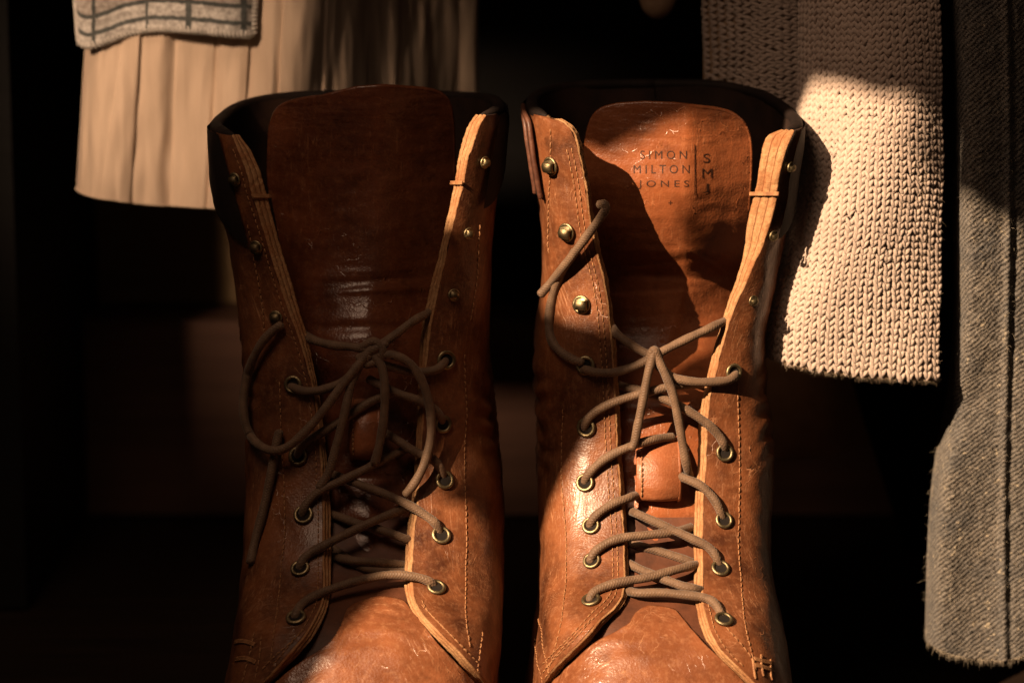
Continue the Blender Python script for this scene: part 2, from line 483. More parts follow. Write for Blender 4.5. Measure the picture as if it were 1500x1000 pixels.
def build_boot(T):
    B = Boot(T)
    root = empty("leather_boot", (0, 0, 0))
    zc = .05
    xc, a, yf, yb, yc = B.par(np.array(.03))
    root.location = (float(xc), 0.02, 0)
    root["label"], root["category"], root["group"] = T['label'], "boot", "pair of lace-up boots"
    seed = T['seed']
    tops = {-1: float(z_at(T['topl'][0], T['topl'][1] * MM)), 1: float(z_at(T['topr'][0], T['topr'][1] * MM))}
    zback = float(z_at(T['topb'], .104))
    edges = {}
    stitch = MB()
    bv, bf, bn = [], [], 0
    def row_lift(z, zt, sfrac):
        k = np.clip((z - (zt - .07)) / .07, 0, 1) ** 1.6
        return z + k * (zback - zt) * smooth01(sfrac * 1.05)
    for side in (-1, 1):
        zt = tops[side]
        zr = np.concatenate([np.linspace(.012, zt - .03, 150), np.linspace(zt - .03, zt, 50)[1:]])
        pe = B.phi_edge(zr, side)
        s = np.linspace(0, 1, 100) ** 1.15
        PHI = pe[:, None] + (-math.pi / 2 - pe[:, None]) * s[None]
        Z = np.repeat(zr[:, None], len(s), 1)
        P = B.sec(Z, PHI, side)
        P[..., 2] = row_lift(Z, zt, s[None])
        N = grid_normals(P)
        cen = np.array([float(xc), .05, 0])
        if ((P - cen)[..., :2] * N[..., :2]).sum() < 0: N = -N
        nz = fbm(P, 24, seed, 3) * .0010 + fbm(P, 70, seed + 3, 3) * .00045
        # walking creases round the ankle
        hz = (P[..., 2] - T['ankle']) / .02
        cre = np.sin(P[..., 2] * 620 + 9 * fbm(P, 22, seed + 9, 2) + s[None] * 7) * np.exp(-hz ** 2) * .0009
        fade = smooth01(s[None] * 14 - .5)
        P0 = P + N * ((nz + cre * smooth01(s * 6 - 1)[None]) * fade)[..., None]
        A = P0[:, 0]
        mb = MB()
        mb.grid(P0, flip=(side > 0))
        mb.build("quarter", M['leather'], root)
        bv.append(np.vstack(mb.v)); bf.append(np.vstack(mb.f) + bn); bn += len(bv[-1])
        # layered raw edge of the facing
        _, py = measure(A)
        pxo = B.f['el' if side < 0 else 'er'](py)
        pxi = pxo + (B.f['eli' if side < 0 else 'eri'](py) - pxo) * .86
        dY = T['edge_dY'][0 if side < 0 else 1] * MM
        Bc = W(pxi, py, A[:, 1] + dY)
        lim = py < 1045
        A2, B2 = A[lim], Bc[lim]
        K = 15
        w = np.linspace(0, 1, K)
        E = A2[:, None] * (1 - w[None, :, None]) + B2[:, None] * w[None, :, None]
        tn = np.gradient(A2, axis=0)
        en = np.cross(tn, B2 - A2)
        en /= np.maximum(np.linalg.norm(en, axis=1, keepdims=True), 1e-9)
        en[(en[:, 1] > 0)] *= -1
        lay = np.abs(np.sin(np.pi * (w * 3))) ** .6 * .0008
        E = E + en[:, None] * (lay[None] + fbm(E, 130, seed, 2) * .0004 + fbm(E, 700, seed, 2) * .00034)[..., None]
        ln = np.concatenate([[0], np.cumsum(np.linalg.norm(np.diff(A2, axis=0), axis=1))]) * 1000
        euv = np.stack(np.meshgrid(w, ln), -1)
        mb = MB(); mb.grid(E, uv=euv, flip=(side < 0))
        mb.build("facing_edge", M['edge'], root)
        # lining
        Lp = B.sec(Z, np.minimum(PHI, PHI[:, :1]), side, .0045)
        Lp[..., 2] = row_lift(Z, zt, s[None])
        bl = smooth01(s * 8)[None, :, None]
        Lp = Bc[:, None] * (1 - bl) + Lp * bl
        keep = zr > .05
        mb = MB(); mb.grid(Lp[keep], flip=(side < 0))
        # close the top between shaft and lining
        mb.grid(np.stack([P0[-1], Lp[-1]]), flip=(side > 0))
        mb.build("lining", M['lining'], root)
        # black collar wrap and its rolled rim
        j0 = T['collar_from'][0 if side < 0 else 1]
        depth = T['collar_depth'][0 if side < 0 else 1] * MM
        kk = np.where(s >= j0)[0]
        cz = np.linspace(0, 1, 24)
        zz = (zt - depth * (1 - .35 * smooth01((s[kk] - j0) * 3)))[None] * (1 - cz[:, None]) + zt * cz[:, None]
        pz = B.phi_edge(zz.ravel(), side).reshape(zz.shape)
        ph = pz + (-math.pi / 2 - pz) * s[kk][None]
        Cp = B.sec(zz, ph, side, -.0016)
        Cp[..., 2] = row_lift(zz, zt, s[kk][None])
        Cp += grid_normals(Cp) * 0 + (fbm(Cp, 60, seed + 5, 2) * .0006)[..., None] * np.array([side, 0, 0])
        mb = MB(); mb.grid(Cp, flip=(side > 0))
        rim = (P0[-1] + Lp[-1]) / 2
        mb.tube(rim[3:], np.interp(np.arange(len(rim) - 3), [0, 14], [.0009, .0026]), 10)
        mb.build("collar", M['collar'], root)
        if T['fold'][0 if side < 0 else 1]:
            mb = MB()
            for off, jj in ((0, 0), (6, 1)):
                k = min(len(kk) - 1, off)
                mb.tube(Cp[:, k] + np.array([0, -.0008, 0]), .0011, 8)
            mb.build("collar_fold", M['binding'], root)
        for pyb in T['strip_bars'][0 if side < 0 else 1]:
            k = int(np.argmin(np.abs(py[lim] - pyb)))
            for o_ in (-1, 0, 1):
                c_ = np.linspace(-.12, 1.12, 7)[:, None]
                q_ = A2[k] * (1 - c_) + B2[k] * c_ + en[k] * .0016 + tn[k] / np.linalg.norm(tn[k]) * o_ * .0005
                stitch.tube(q_, .00038, 5)
        edges[side] = (A, Bc, py)

    bvh = BVHTree.FromPolygons(np.vstack(bv).tolist(), np.vstack(bf).tolist())
    def snap(p, lift):
        loc, nor, _i, _d = bvh.find_nearest(Vector(p))
        if nor.x * (loc.x - float(xc)) + nor.y * (loc.y - .06) < 0: nor = -nor
        return np.array(loc + nor * lift), nor
    def sew(pts, L=.0019, gap=.0008, r=.00026, jitter=.25):
        pts = np.asarray(pts)
        d = np.concatenate([[0], np.cumsum(np.linalg.norm(np.diff(pts, axis=0), axis=1))])
        q = 0.0
        while q + L < d[-1]:
            ts = [q, q + L * .5, q + L]
            p = np.array([[np.interp(t, d, pts[:, i]) for i in range(3)] for t in ts])
            p = np.array([snap(k_, .00012 + (.00022 if i_ == 1 else 0))[0] for i_, k_ in enumerate(p)])
            p += rng.normal(0, .00005, (3, 3))
            stitch.tube(p, r, 5)
            q += L + gap
    def path(tab, h, n=16):
        c = catmull(tab, n)
        return B.front(c[:, 0], c[:, 1], h)

    # ---------------- tongue
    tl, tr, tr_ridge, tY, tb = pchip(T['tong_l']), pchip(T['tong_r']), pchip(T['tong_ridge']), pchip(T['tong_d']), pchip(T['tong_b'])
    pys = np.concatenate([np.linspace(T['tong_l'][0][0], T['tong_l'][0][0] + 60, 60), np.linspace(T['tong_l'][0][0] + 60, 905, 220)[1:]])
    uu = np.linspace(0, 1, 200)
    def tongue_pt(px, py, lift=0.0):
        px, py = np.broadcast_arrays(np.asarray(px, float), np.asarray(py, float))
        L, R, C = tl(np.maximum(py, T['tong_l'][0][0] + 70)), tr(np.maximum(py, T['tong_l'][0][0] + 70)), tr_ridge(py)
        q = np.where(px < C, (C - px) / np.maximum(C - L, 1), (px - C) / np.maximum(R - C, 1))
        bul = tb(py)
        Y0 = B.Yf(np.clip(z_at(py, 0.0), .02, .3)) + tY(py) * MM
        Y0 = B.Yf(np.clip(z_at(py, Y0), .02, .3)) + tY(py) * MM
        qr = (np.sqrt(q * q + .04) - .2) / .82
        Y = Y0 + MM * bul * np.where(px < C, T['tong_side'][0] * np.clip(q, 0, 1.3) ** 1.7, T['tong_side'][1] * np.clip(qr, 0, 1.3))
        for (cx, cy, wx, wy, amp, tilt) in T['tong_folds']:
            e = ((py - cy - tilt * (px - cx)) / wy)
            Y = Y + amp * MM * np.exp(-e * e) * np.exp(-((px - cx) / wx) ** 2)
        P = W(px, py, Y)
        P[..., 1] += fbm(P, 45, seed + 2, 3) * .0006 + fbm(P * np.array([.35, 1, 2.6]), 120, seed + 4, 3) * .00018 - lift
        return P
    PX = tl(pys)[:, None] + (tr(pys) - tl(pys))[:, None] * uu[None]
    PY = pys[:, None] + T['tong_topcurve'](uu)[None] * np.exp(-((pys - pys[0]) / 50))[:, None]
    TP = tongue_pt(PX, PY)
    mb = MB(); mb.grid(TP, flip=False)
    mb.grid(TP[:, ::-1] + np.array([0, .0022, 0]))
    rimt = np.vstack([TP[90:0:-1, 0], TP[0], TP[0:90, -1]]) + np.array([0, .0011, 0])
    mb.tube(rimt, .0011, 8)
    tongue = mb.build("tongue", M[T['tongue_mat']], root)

    # lace keeper on the tongue
    kx0, kx1, ky0, ky1 = T['keeper']
    n1, n2 = 26, 14
    t = np.linspace(0, 1, n1)[:, None]; u = np.linspace(0, 1, n2)[None]
    kpx = kx0 + (kx1 - kx0) * u + 0 * t
    kpy = ky0 + (ky1 - ky0) * t + 0 * u
    arch = (np.sin(np.pi * np.clip(t, 0, 1)) ** .45 * .0092 + .0012)
    KP = B.front(kpx, kpy, 0) * 0 + tongue_pt(kpx, kpy, 0)
    KP[..., 1] -= arch + .0012 * (1 - (2 * u - 1) ** 2)
    mb = MB(); mb.grid(KP); mb.grid(KP[:, ::-1] + np.array([0, .0021, 0]))
    for e in (KP[:, 0], KP[:, -1]):
        mb.tube(e + np.array([0, .001, 0]), .00105, 6)
    keeper = mb.build("lace_keeper", M['keeper'], tongue)
    ksew = MB()
    for q in np.linspace(.2, .85, 9):
        p = KP[int(q * (n1 - 1)), 1]
        ksew.tube([p + (0, -.0002, .0008), p + (0, -.0005, 0), p + (0, -.0002, -.0008)], .0004, 5)
    ksew.build("keeper_stitching", M['thread'], tongue)["kind"] = "stuff"
    if T.get('text'):
        stamp_text(T['text'], tongue_pt, tongue)

    # ---------------- vamp and the gusset below it
    bpx, bpy_ = np.array(T['vamp'])[:, 0], np.array(T['vamp'])[:, 1]
    vb = pchip(T['vamp'])
    psi = np.linspace(.02, math.pi - .02, 150)
    sd = np.where(psi < math.pi / 2, -1, 1)
    ph = np.where(psi < math.pi / 2, psi, math.pi - psi)
    zt = np.full(len(psi), .07)
    ins = lambda z: .0022 + .0040 * smooth01((z - .045) / .05)
    for _ in range(25):
        p = B.sec(zt, ph, sd, ins(zt))
        px, _py = measure(p)
        zt = .6 * zt + .4 * z_at(vb(px), p[:, 1])
    zt = np.clip(zt, .03, .12)
    t = np.linspace(0, 1, 130)[:, None]
    Z = zt[None] + (.008 - zt)[None] * t ** 1.1
    V = B.sec(Z, np.repeat(ph[None], len(t), 0), sd[None], ins(Z))
    V = V + (grid_normals(V) * -1) * 0
    nn = grid_normals(V)
    if nn[60, 75][1] > 0: nn = -nn
    flow = np.sin(V[..., 1] * 900 + 6 * fbm(V, 30, seed + 1, 2) + 2.5 * np.abs(V[..., 0] - xc) * 60) * .00022
    V = V + nn * ((fbm(V, 28, seed + 6, 3) * .0010 + flow * np.exp(-((V[..., 1] + .06) / .035) ** 2)))[..., None]
    lip = V[:1] - nn[:1] * .0016
    mb = MB(); mb.grid(np.vstack([lip, V]))
    mb.build("vamp", M['vamp'], root)
    zg = np.linspace(.112, .035, 60)[:, None]
    Gp = B.sec(zg + 0 * ph[None], ph[None] + 0 * zg, sd[None], .0095)
    mb = MB(); mb.grid(Gp)
    mb.build("gusset", M['gusset'], root)

    # ---------------- sole
    mb = MB()
    th = np.linspace(0, 2 * math.pi, 80, endpoint=False)
    ring = []
    for z, gr in ((.0, .003), (.009, .004), (.010, .006), (.014, .006), (.0142, .0)):
        phx = np.where(np.sin(th) >= 0, np.arcsin(np.abs(np.sin(th))), -np.arcsin(np.abs(np.sin(th))))
        q = B.sec(np.full(80, .012), phx, np.sign(np.cos(th) + 1e-9), -gr)
        q[:, 2] = z
        ring.append(q)
    mb.grid(np.array(ring), close_u=True)
    mb.build("outsole", M['sole'], root)

    # ---------------- stitch rows
    for tab in T['seams']:
        sew(path(tab, .0006))
    for tab in T['bars']:
        c = catmull(tab, 6)
        pts = B.front(c[:, 0], c[:, 1], .002)
        for o in (-.0006, 0, .0006):
            stitch.tube(np.array([snap(k_ + np.array([0, 0, o]), .0003)[0] for k_ in pts]), .0004, 5)
    for side in (-1, 1):
        A, Bc, py = edges[side]
        for offpx in T['edge_rows'][0 if side < 0 else 1]:
            ok = (py > (T['edge_rows_y'][0] if side < 0 else 878)) & (py < 985)
            px, pyy = measure(A[ok])
            # offset sideways from the edge, across it
            tn = np.gradient(np.stack([px, pyy], 1), axis=0); tn /= np.linalg.norm(tn, axis=1, keepdims=True)
            sgn = side * np.sign(tn[:, 1])
            pts = B.front(px + sgn * tn[:, 1] * offpx, pyy - sgn * tn[:, 0] * offpx, .0004)
            sew(pts[::-1], .0017, .0008, .00024)
    so = stitch.build("stitching", M['thread'], root)
    so["kind"] = "stuff"

    # ---------------- eyelets
    th = np.linspace(0, 2 * math.pi, 20, endpoint=False)
    al = np.linspace(0, 2 * math.pi, 9)[:-1]
    emb = MB()
    R, r = .00318, .0008
    G = np.array([[((R + r * math.cos(b)) * math.cos(a_), (R + r * math.cos(b)) * math.sin(a_), r * .85 * math.sin(b) + .0002) for b in al] for a_ in th])
    emb.grid(G, close_u=True, close_v=True)
    disc = np.array([[(q * math.cos(a_), q * math.sin(a_), .0001) for q in (.00001, R)] for a_ in th])
    emb.grid(disc, close_v=True, mi=1)
    ey0 = None
    def place(src, px, py, lift, twist=0.0, sc=1.0):
        p, n = snap(B.front(px, py, 0), lift)
        p = Vector(p) - root.location
        X = Vector((0, 0, 1)).cross(n).normalized()
        Yv = n.cross(X)
        R3 = Matrix((X, Yv, n)).transposed()
        src.matrix_local = Matrix.Translation(p) @ R3.to_4x4() @ Matrix.Rotation(twist, 4, 'Z') @ Matrix.Scale(sc, 4)
    for px, py in T['eyelets']:
        if ey0 is None:
            org = root.location.copy(); root.location = (0, 0, 0)
            ey0 = emb.build("eyelet", [M['brass'], M['hole']], root); root.location = org
            o = ey0
        else:
            o = ey0.copy(); COL.objects.link(o); o.parent = root
        place(o, px, py, .0006, rng.uniform(0, 6), 1 + rng.uniform(-.05, .05))
    # ---------------- speed hooks
    hk = MB()
    prof = catmull([(-3.0, .25), (-.5, .45), (1.8, .5), (2.9, 1.2), (3.0, 2.4), (2.1, 3.3), (0.7, 3.7), (-.8, 3.6), (-1.9, 3.0)], 5) * MM
    nb_ = len(prof)
    wd = np.interp(np.linspace(0, 1, nb_), [0, .18, .38, .55, .75, .92, 1], [1.6, 2.8, 2.0, 1.8, 1.9, 1.9, 1.3]) * MM
    vv = np.linspace(-1, 1, 9)
    top = np.array([[(prof[i, 0], v * wd[i], prof[i, 1] - .0006 * v * v) for v in vv] for i in range(nb_)])
    hk.grid(top)
    tn = np.gradient(prof, axis=0); nn2 = np.stack([-tn[:, 1], tn[:, 0]], 1); nn2 /= np.linalg.norm(nn2, axis=1, keepdims=True)
    low = top.copy(); low[..., 0] += (nn2[:, 0] * .0006)[:, None]; low[..., 2] += (nn2[:, 1] * .0006)[:, None]
    hk.grid(low[:, ::-1])
    for e in (0, -1):
        hk.grid(np.stack([top[:, e], low[:, e]], 1))
    G = np.array([[((.0031 + .0007 * math.cos(b)) * math.cos(a_), (.0031 + .0007 * math.cos(b)) * math.sin(a_), .0006 * math.sin(b)) for b in al] for a_ in th])
    hk.grid(G, close_u=True, close_v=True)
    h0 = None
    for px, py, sd_, tw in T['hooks']:
        hs = T['hook_scale'][0 if sd_ < 0 else 1]
        if h0 is None:
            org = root.location.copy(); root.location = (0, 0, 0)
            h0 = hk.build("speed_hook", M['brass'], root); root.location = org
            o = h0
        else:
            o = h0.copy(); COL.objects.link(o); o.parent = root
        # hook mouth faces away from the gap
        place(o, px, py, .0007, (0 if sd_ < 0 else math.pi) + tw, hs)

    # ---------------- laces
    lm = MB()
    for seg in T['laces']:
        c = catmull(seg, 12)
        pts = B.front(c[:, 0], c[:, 1], np.where(c[:, 2] > 0, c[:, 2] * .82, c[:, 2]) * MM, .93)
        k = len(pts)
        rr = .00182 * (1 + .05 * np.sin(np.linspace(0, k * .35, k) + len(seg)) + rng.normal(0, .012, k))
        lm.tube(pts, rr, 12)
    lm.build("lace", M['lace'], root)
    return root, B

def stamp_text(items, surf, parent):
    for body, cx, cy, hgt, width in items:
        if body == '|':
            mb = MB()
            ys = np.linspace(cy - hgt / 2, cy + hgt / 2, 24)
            P = np.stack([surf(cx - .7 + 0 * ys, ys, .0003), surf(cx + .7 + 0 * ys, ys, .0003)], 1)
            mb.grid(P)
            mb.build("stamped_rule", M['stamp'], parent)
            continue
        cu = bpy.data.curves.new("letters", 'FONT')
        cu.body = body
        cu.align_x = 'CENTER'; cu.align_y = 'CENTER'
        cu.size = 1.0
        cu.space_character = 1.55 if len(body) > 1 else 1
        cu.resolution_u = 4
        tmp = bpy.data.objects.new("letters", cu)
        COL.objects.link(tmp)
        dg = bpy.context.evaluated_depsgraph_get()
        me = bpy.data.meshes.new_from_object(tmp.evaluated_get(dg))
        bpy.data.objects.remove(tmp)
        n = len(me.vertices)
        co = np.empty(n * 3); me.vertices.foreach_get("co", co); co = co.reshape(-1, 3)
        lo, hi = co.min(0), co.max(0)
        mid = (lo + hi) / 2
        ux = (co[:, 0] - mid[0]) / max(hi[0] - lo[0], 1e-6) * width
        uy = (co[:, 1] - mid[1]) / max(hi[1] - lo[1], 1e-6) * hgt
        P = surf(cx + ux, cy - uy, 0)
        e1 = surf(cx + ux + 1, cy - uy, 0) - surf(cx + ux - 1, cy - uy, 0)
        e2 = surf(cx + ux, cy - uy - 1, 0) - surf(cx + ux, cy - uy + 1, 0)
        nn = np.cross(e1, e2); nn /= np.linalg.norm(nn, axis=-1, keepdims=True); nn[nn[:, 1] > 0] *= -1
        P = P + nn * .00013
        root = parent.parent
        P = P - np.array(root.location)
        me.vertices.foreach_set("co", P.ravel())
        me.update()
        o = bpy.data.objects.new("stamped_lettering", me)
        me.materials.clear(); me.materials.append(M['stamp'])
        COL.objects.link(o); o.parent = parent

RT = dict(
    seed=1.7, tongue_mat='tongue', hook_scale=(1.05, .62), label="right-hand boot of the pair, sunlit, with lettering stamped on its tongue", ankle=.150,
    front=[(140, -9), (250, -8), (400, -6), (560, -9), (640, -12), (700, -17), (760, -25), (820, -37), (870, -51), (900, -63), (930, -73), (960, -80), (1000, -86.5), (1040, -93)],
    sl=[(165, 772), (200, 774), (250, 780), (300, 788), (350, 793), (400, 794), (440, 790), (480, 785), (520, 782), (560, 783), (600, 786), (650, 788), (700, 787), (760, 788), (800, 790), (850, 790), (900, 788), (940, 782), (1000, 777), (1080, 765), (1140, 760)],
    sr=[(165, 1168), (190, 1171), (230, 1166), (300, 1156), (350, 1146), (400, 1135), (450, 1125), (480, 1120), (550, 1119), (600, 1123), (650, 1128), (700, 1129), (750, 1124), (800, 1124), (850, 1131), (900, 1142), (950, 1150), (1000, 1158), (1080, 1172), (1140, 1176)],
    el=[(172, 800), (178, 820), (190, 835), (210, 843), (240, 850), (280, 857), (320, 862), (370, 872), (400, 880), (440, 888), (490, 893), (540, 897), (600, 900), (650, 902), (700, 905), (750, 909), (800, 912), (850, 913), (872, 909), (890, 897), (905, 880), (945, 843), (970, 818), (1000, 794), (1030, 778)],
    eli=[(172, 804), (178, 827), (190, 843), (210, 851), (240, 858), (280, 865), (320, 870), (370, 880), (400, 888), (440, 895), (490, 900), (540, 904), (600, 907), (650, 909), (700, 912), (750, 916), (800, 919), (850, 920), (872, 919), (890, 909), (905, 894), (945, 858), (970, 832), (1000, 806), (1030, 788)],
    er=[(183, 1167), (200, 1160), (216, 1153), (240, 1146), (264, 1141), (288, 1138), (312, 1133), (336, 1126), (360, 1118), (388, 1105), (412, 1095), (436, 1084), (460, 1074), (484, 1066), (508, 1059), (532, 1053), (551, 1049), (575, 1043), (600, 1039), (625, 1037), (660, 1036), (700, 1034), (740, 1031), (800, 1030), (850, 1031), (880, 1031), (895, 1034), (920, 1040), (940, 1050), (960, 1065), (980, 1086), (1000, 1106), (1040, 1142)],
    eri=[(183, 1158), (192, 1138), (200, 1118), (216, 1111), (240, 1107), (264, 1104), (288, 1098), (312, 1092), (336, 1088), (360, 1086), (388, 1082), (412, 1075), (436, 1066), (460, 1059), (484, 1053), (508, 1046), (532, 1040), (551, 1035), (575, 1030), (600, 1025), (625, 1022), (660, 1021), (700, 1020), (720, 1018), (760, 1015), (800, 1014), (850, 1015), (880, 1017), (900, 1020), (920, 1026), (940, 1036), (960, 1050), (980, 1069), (1000, 1091), (1040, 1128)],
    topl=(168, 12), topr=(182, 35), topb=124, edge_dY=(4, 5),
    collar_from=(.24, .05), collar_depth=(34, 44), fold=(1, 0),
    tong_l=[(153, 905), (158, 886), (166, 874), (180, 866), (200, 861), (225, 858), (300, 858), (420, 872), (500, 892), (560, 905), (700, 905), (905, 905)],
    tong_r=[(153, 1045), (158, 1064), (166, 1078), (180, 1090), (200, 1097), (225, 1099), (300, 1096), (380, 1086), (440, 1068), (500, 1052), (600, 1040), (700, 1034), (905, 1030)],
    tong_ridge=[(150, 1003), (400, 1000), (520, 975), (640, 965), (900, 962)],
    tong_d=[(150, 34), (230, 31), (275, 29.5), (310, 31), (365, 37.5), (410, 47), (460, 48), (505, 45), (540, 32), (575, 18), (610, 12), (700, 9), (800, 8), (905, 7)], tong_side=(8, 17),
    tong_b=[(150, .9), (300, 1.0), (430, .8), (520, .4), (620, .25), (900, .2)],
    tong_topcurve=lambda u: np.interp(u, [0, .3, .6, 1], [1.5, -1, .5, 7]),
    tong_folds=[(975, 405, 60, 4, .8, .05), (955, 425, 70, 4, .5, -.05), (965, 385, 55, 3, .5, -.1), (1030, 380, 40, 3, -.6, .62), (960, 760, 60, 7, 1.0, .0), (960, 815, 60, 6, 1.2, .05), (960, 605, 50, 6, 1.0, -.03)],
    keeper=(934, 993, 638, 732),
    text=[("SIMON", 972, 227, 12.5, 68), ("MILTON", 969, 248, 12.5, 82), ("JONES", 972, 270.5, 12.5, 74), ("|", 1018, 249, 74, 1), ("S", 1035, 232, 13.5, 10), ("M", 1036, 254, 13.5, 15), ("J", 1034, 276, 13.5, 8.5), ("+", 982, 297, 6, 6)],
    vamp=[(770, 1040), (812, 994), (836, 972), (860, 949), (884, 932), (908, 920), (922, 910), (933, 893), (955, 885), (985, 889), (1008, 914), (1018, 926), (1032, 942), (1061, 969), (1085, 992), (1130, 1040)],
    seams=[[(822, 600), (822, 660), (826, 730), (829, 790), (828, 850), (822, 910), (808, 965), (797, 1000)],
           [(806, 190), (806, 240), (803, 290), (803, 340), (806, 380)],
           [(1082, 560), (1083, 640), (1084, 720), (1082, 790), (1085, 850), (1092, 910), (1104, 965)],
           [(789, 905), (797, 945), (806, 1000)], [(783, 935), (789, 965), (795, 1005)],
           [(866, 905), (840, 930), (815, 958), (795, 985)],
           [(1053, 905), (1075, 930), (1098, 957), (1110, 985)]],
    bars=[[(1108, 962), (1120, 966), (1136, 970)], [(1108, 972), (1121, 975), (1136, 980)], [(1106, 964), (1107, 976), (1109, 990)], [(1119, 958), (1119, 972), (1121, 986)], [(1133, 966), (1133, 978), (1134, 992)]], strip_bars=((), (283,)),
    edge_rows=((8, 15), (6,)), edge_rows_y=(215,),
    eyelets=[(858, 535), (859, 626), (858, 707), (866, 770), (867, 821), (866, 879), (1074, 545), (1061, 663), (1060, 762), (1055, 833), (1060, 908)],
    hooks=[(808, 243, -1, -.12), (832, 340, -1, -.2), (852, 446, -1, .0), (1102, 440, 1, .3), (1131, 345, 1, .3), (1156, 245, 1, .3)],
    laces=[
        # knot and bow ends
        [(893, 474, -6), (902, 487, -1), (920, 502, 2), (944, 516, 3.5), (958, 522, 4)],
        [(955, 524, 4), (975, 512, 4), (1005, 497, 3), (1035, 483, 2), (1056, 473, -2), (1070, 468, -8)],
        [(851, 545, -2.5), (857, 541, 1.5), (872, 545, 2.8), (900, 545, 3), (930, 536, 3.6), (950, 526, 4.5), (958, 517, 5)],
        [(948, 528, 4), (958, 513, 6.2), (966, 527, 5.5)],
        [(957, 518, 6), (949, 548, 7), (942, 585, 6.5), (936, 615, 6), (930, 645, 5), (925, 656, 4.4)],
        [(960, 518, 5.5), (973, 545, 6.5), (985, 575, 7), (993, 610, 6), (1000, 650, 3.5), (1006, 682, 0), (1010, 697, -5)],
        [(962, 533, 1), (985, 552, 2.5), (1015, 559, 2.8), (1048, 559, 3), (1066, 557, 2.6), (1076, 550, 1), (1076, 543, -3)],
        # first cross
        [(858, 632, -3), (857, 622, .8), (866, 608, 2.6), (890, 593, 3), (930, 579, 3), (975, 568, 2.5), (1010, 562, -2), (1032, 566, -8)],
        [(890, 560, -9), (930, 570, -2), (970, 583, .5), (1005, 600, 2.4), (1033, 618, 2.8), (1050, 634, 2.6), (1060, 650, 1.6), (1062, 664, -3)],
        # second
        [(857, 713, -3), (857, 703, .8), (866, 690, 2.6), (888, 671, 3), (925, 653, 3.2), (960, 643, -1), (985, 640, -6)],
        [(985, 688, -7), (1000, 699, -1), (1025, 710, 2.4), (1043, 727, 2.8), (1054, 746, 2), (1060, 765, -3)],
        # third
        [(865, 776, -3), (865, 766, .8), (876, 752, 2.6), (897, 738, 3), (918, 730, 1.4), (932, 725, -3), (955, 716, -9)],
        [(925, 748, -5), (937, 754, 1), (975, 771, 2.5), (1012, 788, 3), (1036, 800, 3), (1049, 815, 2.2), (1055, 835, -3)],
        # fourth
        [(866, 827, -3), (866, 817, .8), (877, 803, 2.6), (905, 789, 3), (950, 783, 2.5), (985, 779, 1), (1012, 772, -6)],
        [(900, 815, -9), (935, 832, -4), (965, 845, -.5), (1000, 858, 1.5), (1020, 862, .5), (1035, 866, -6)],
        # fifth
        [(865, 885, -3), (865, 875, .8), (876, 863, 2.6), (905, 853, 3), (950, 845, 2.8), (990, 834, 1.6), (1014, 828, -2), (1030, 825, -8)],
        [(915, 864, -5), (935, 868, .5), (970, 868, 2.2), (1005, 871, 2.8), (1035, 876, 3), (1050, 887, 2.4), (1060, 909, -3)],
        [(900, 790, -9), (940, 800, -7), (990, 815, -7), (1030, 830, -9)],
        # free end across the upper hooks
        [(792, 431, 4.5), (812, 408, 6), (838, 375, 7), (862, 343, 6.5), (880, 318, 6), (888, 305, 6), (884, 299, 5.5), (878, 300, 4)],
        [(853, 531, 1), (840, 527, 2.2), (822, 516, 2.4), (808, 498, 2.4), (804, 470, 2.4), (809, 435, 2.6), (822, 400, 3), (842, 368, 3)],
    ])

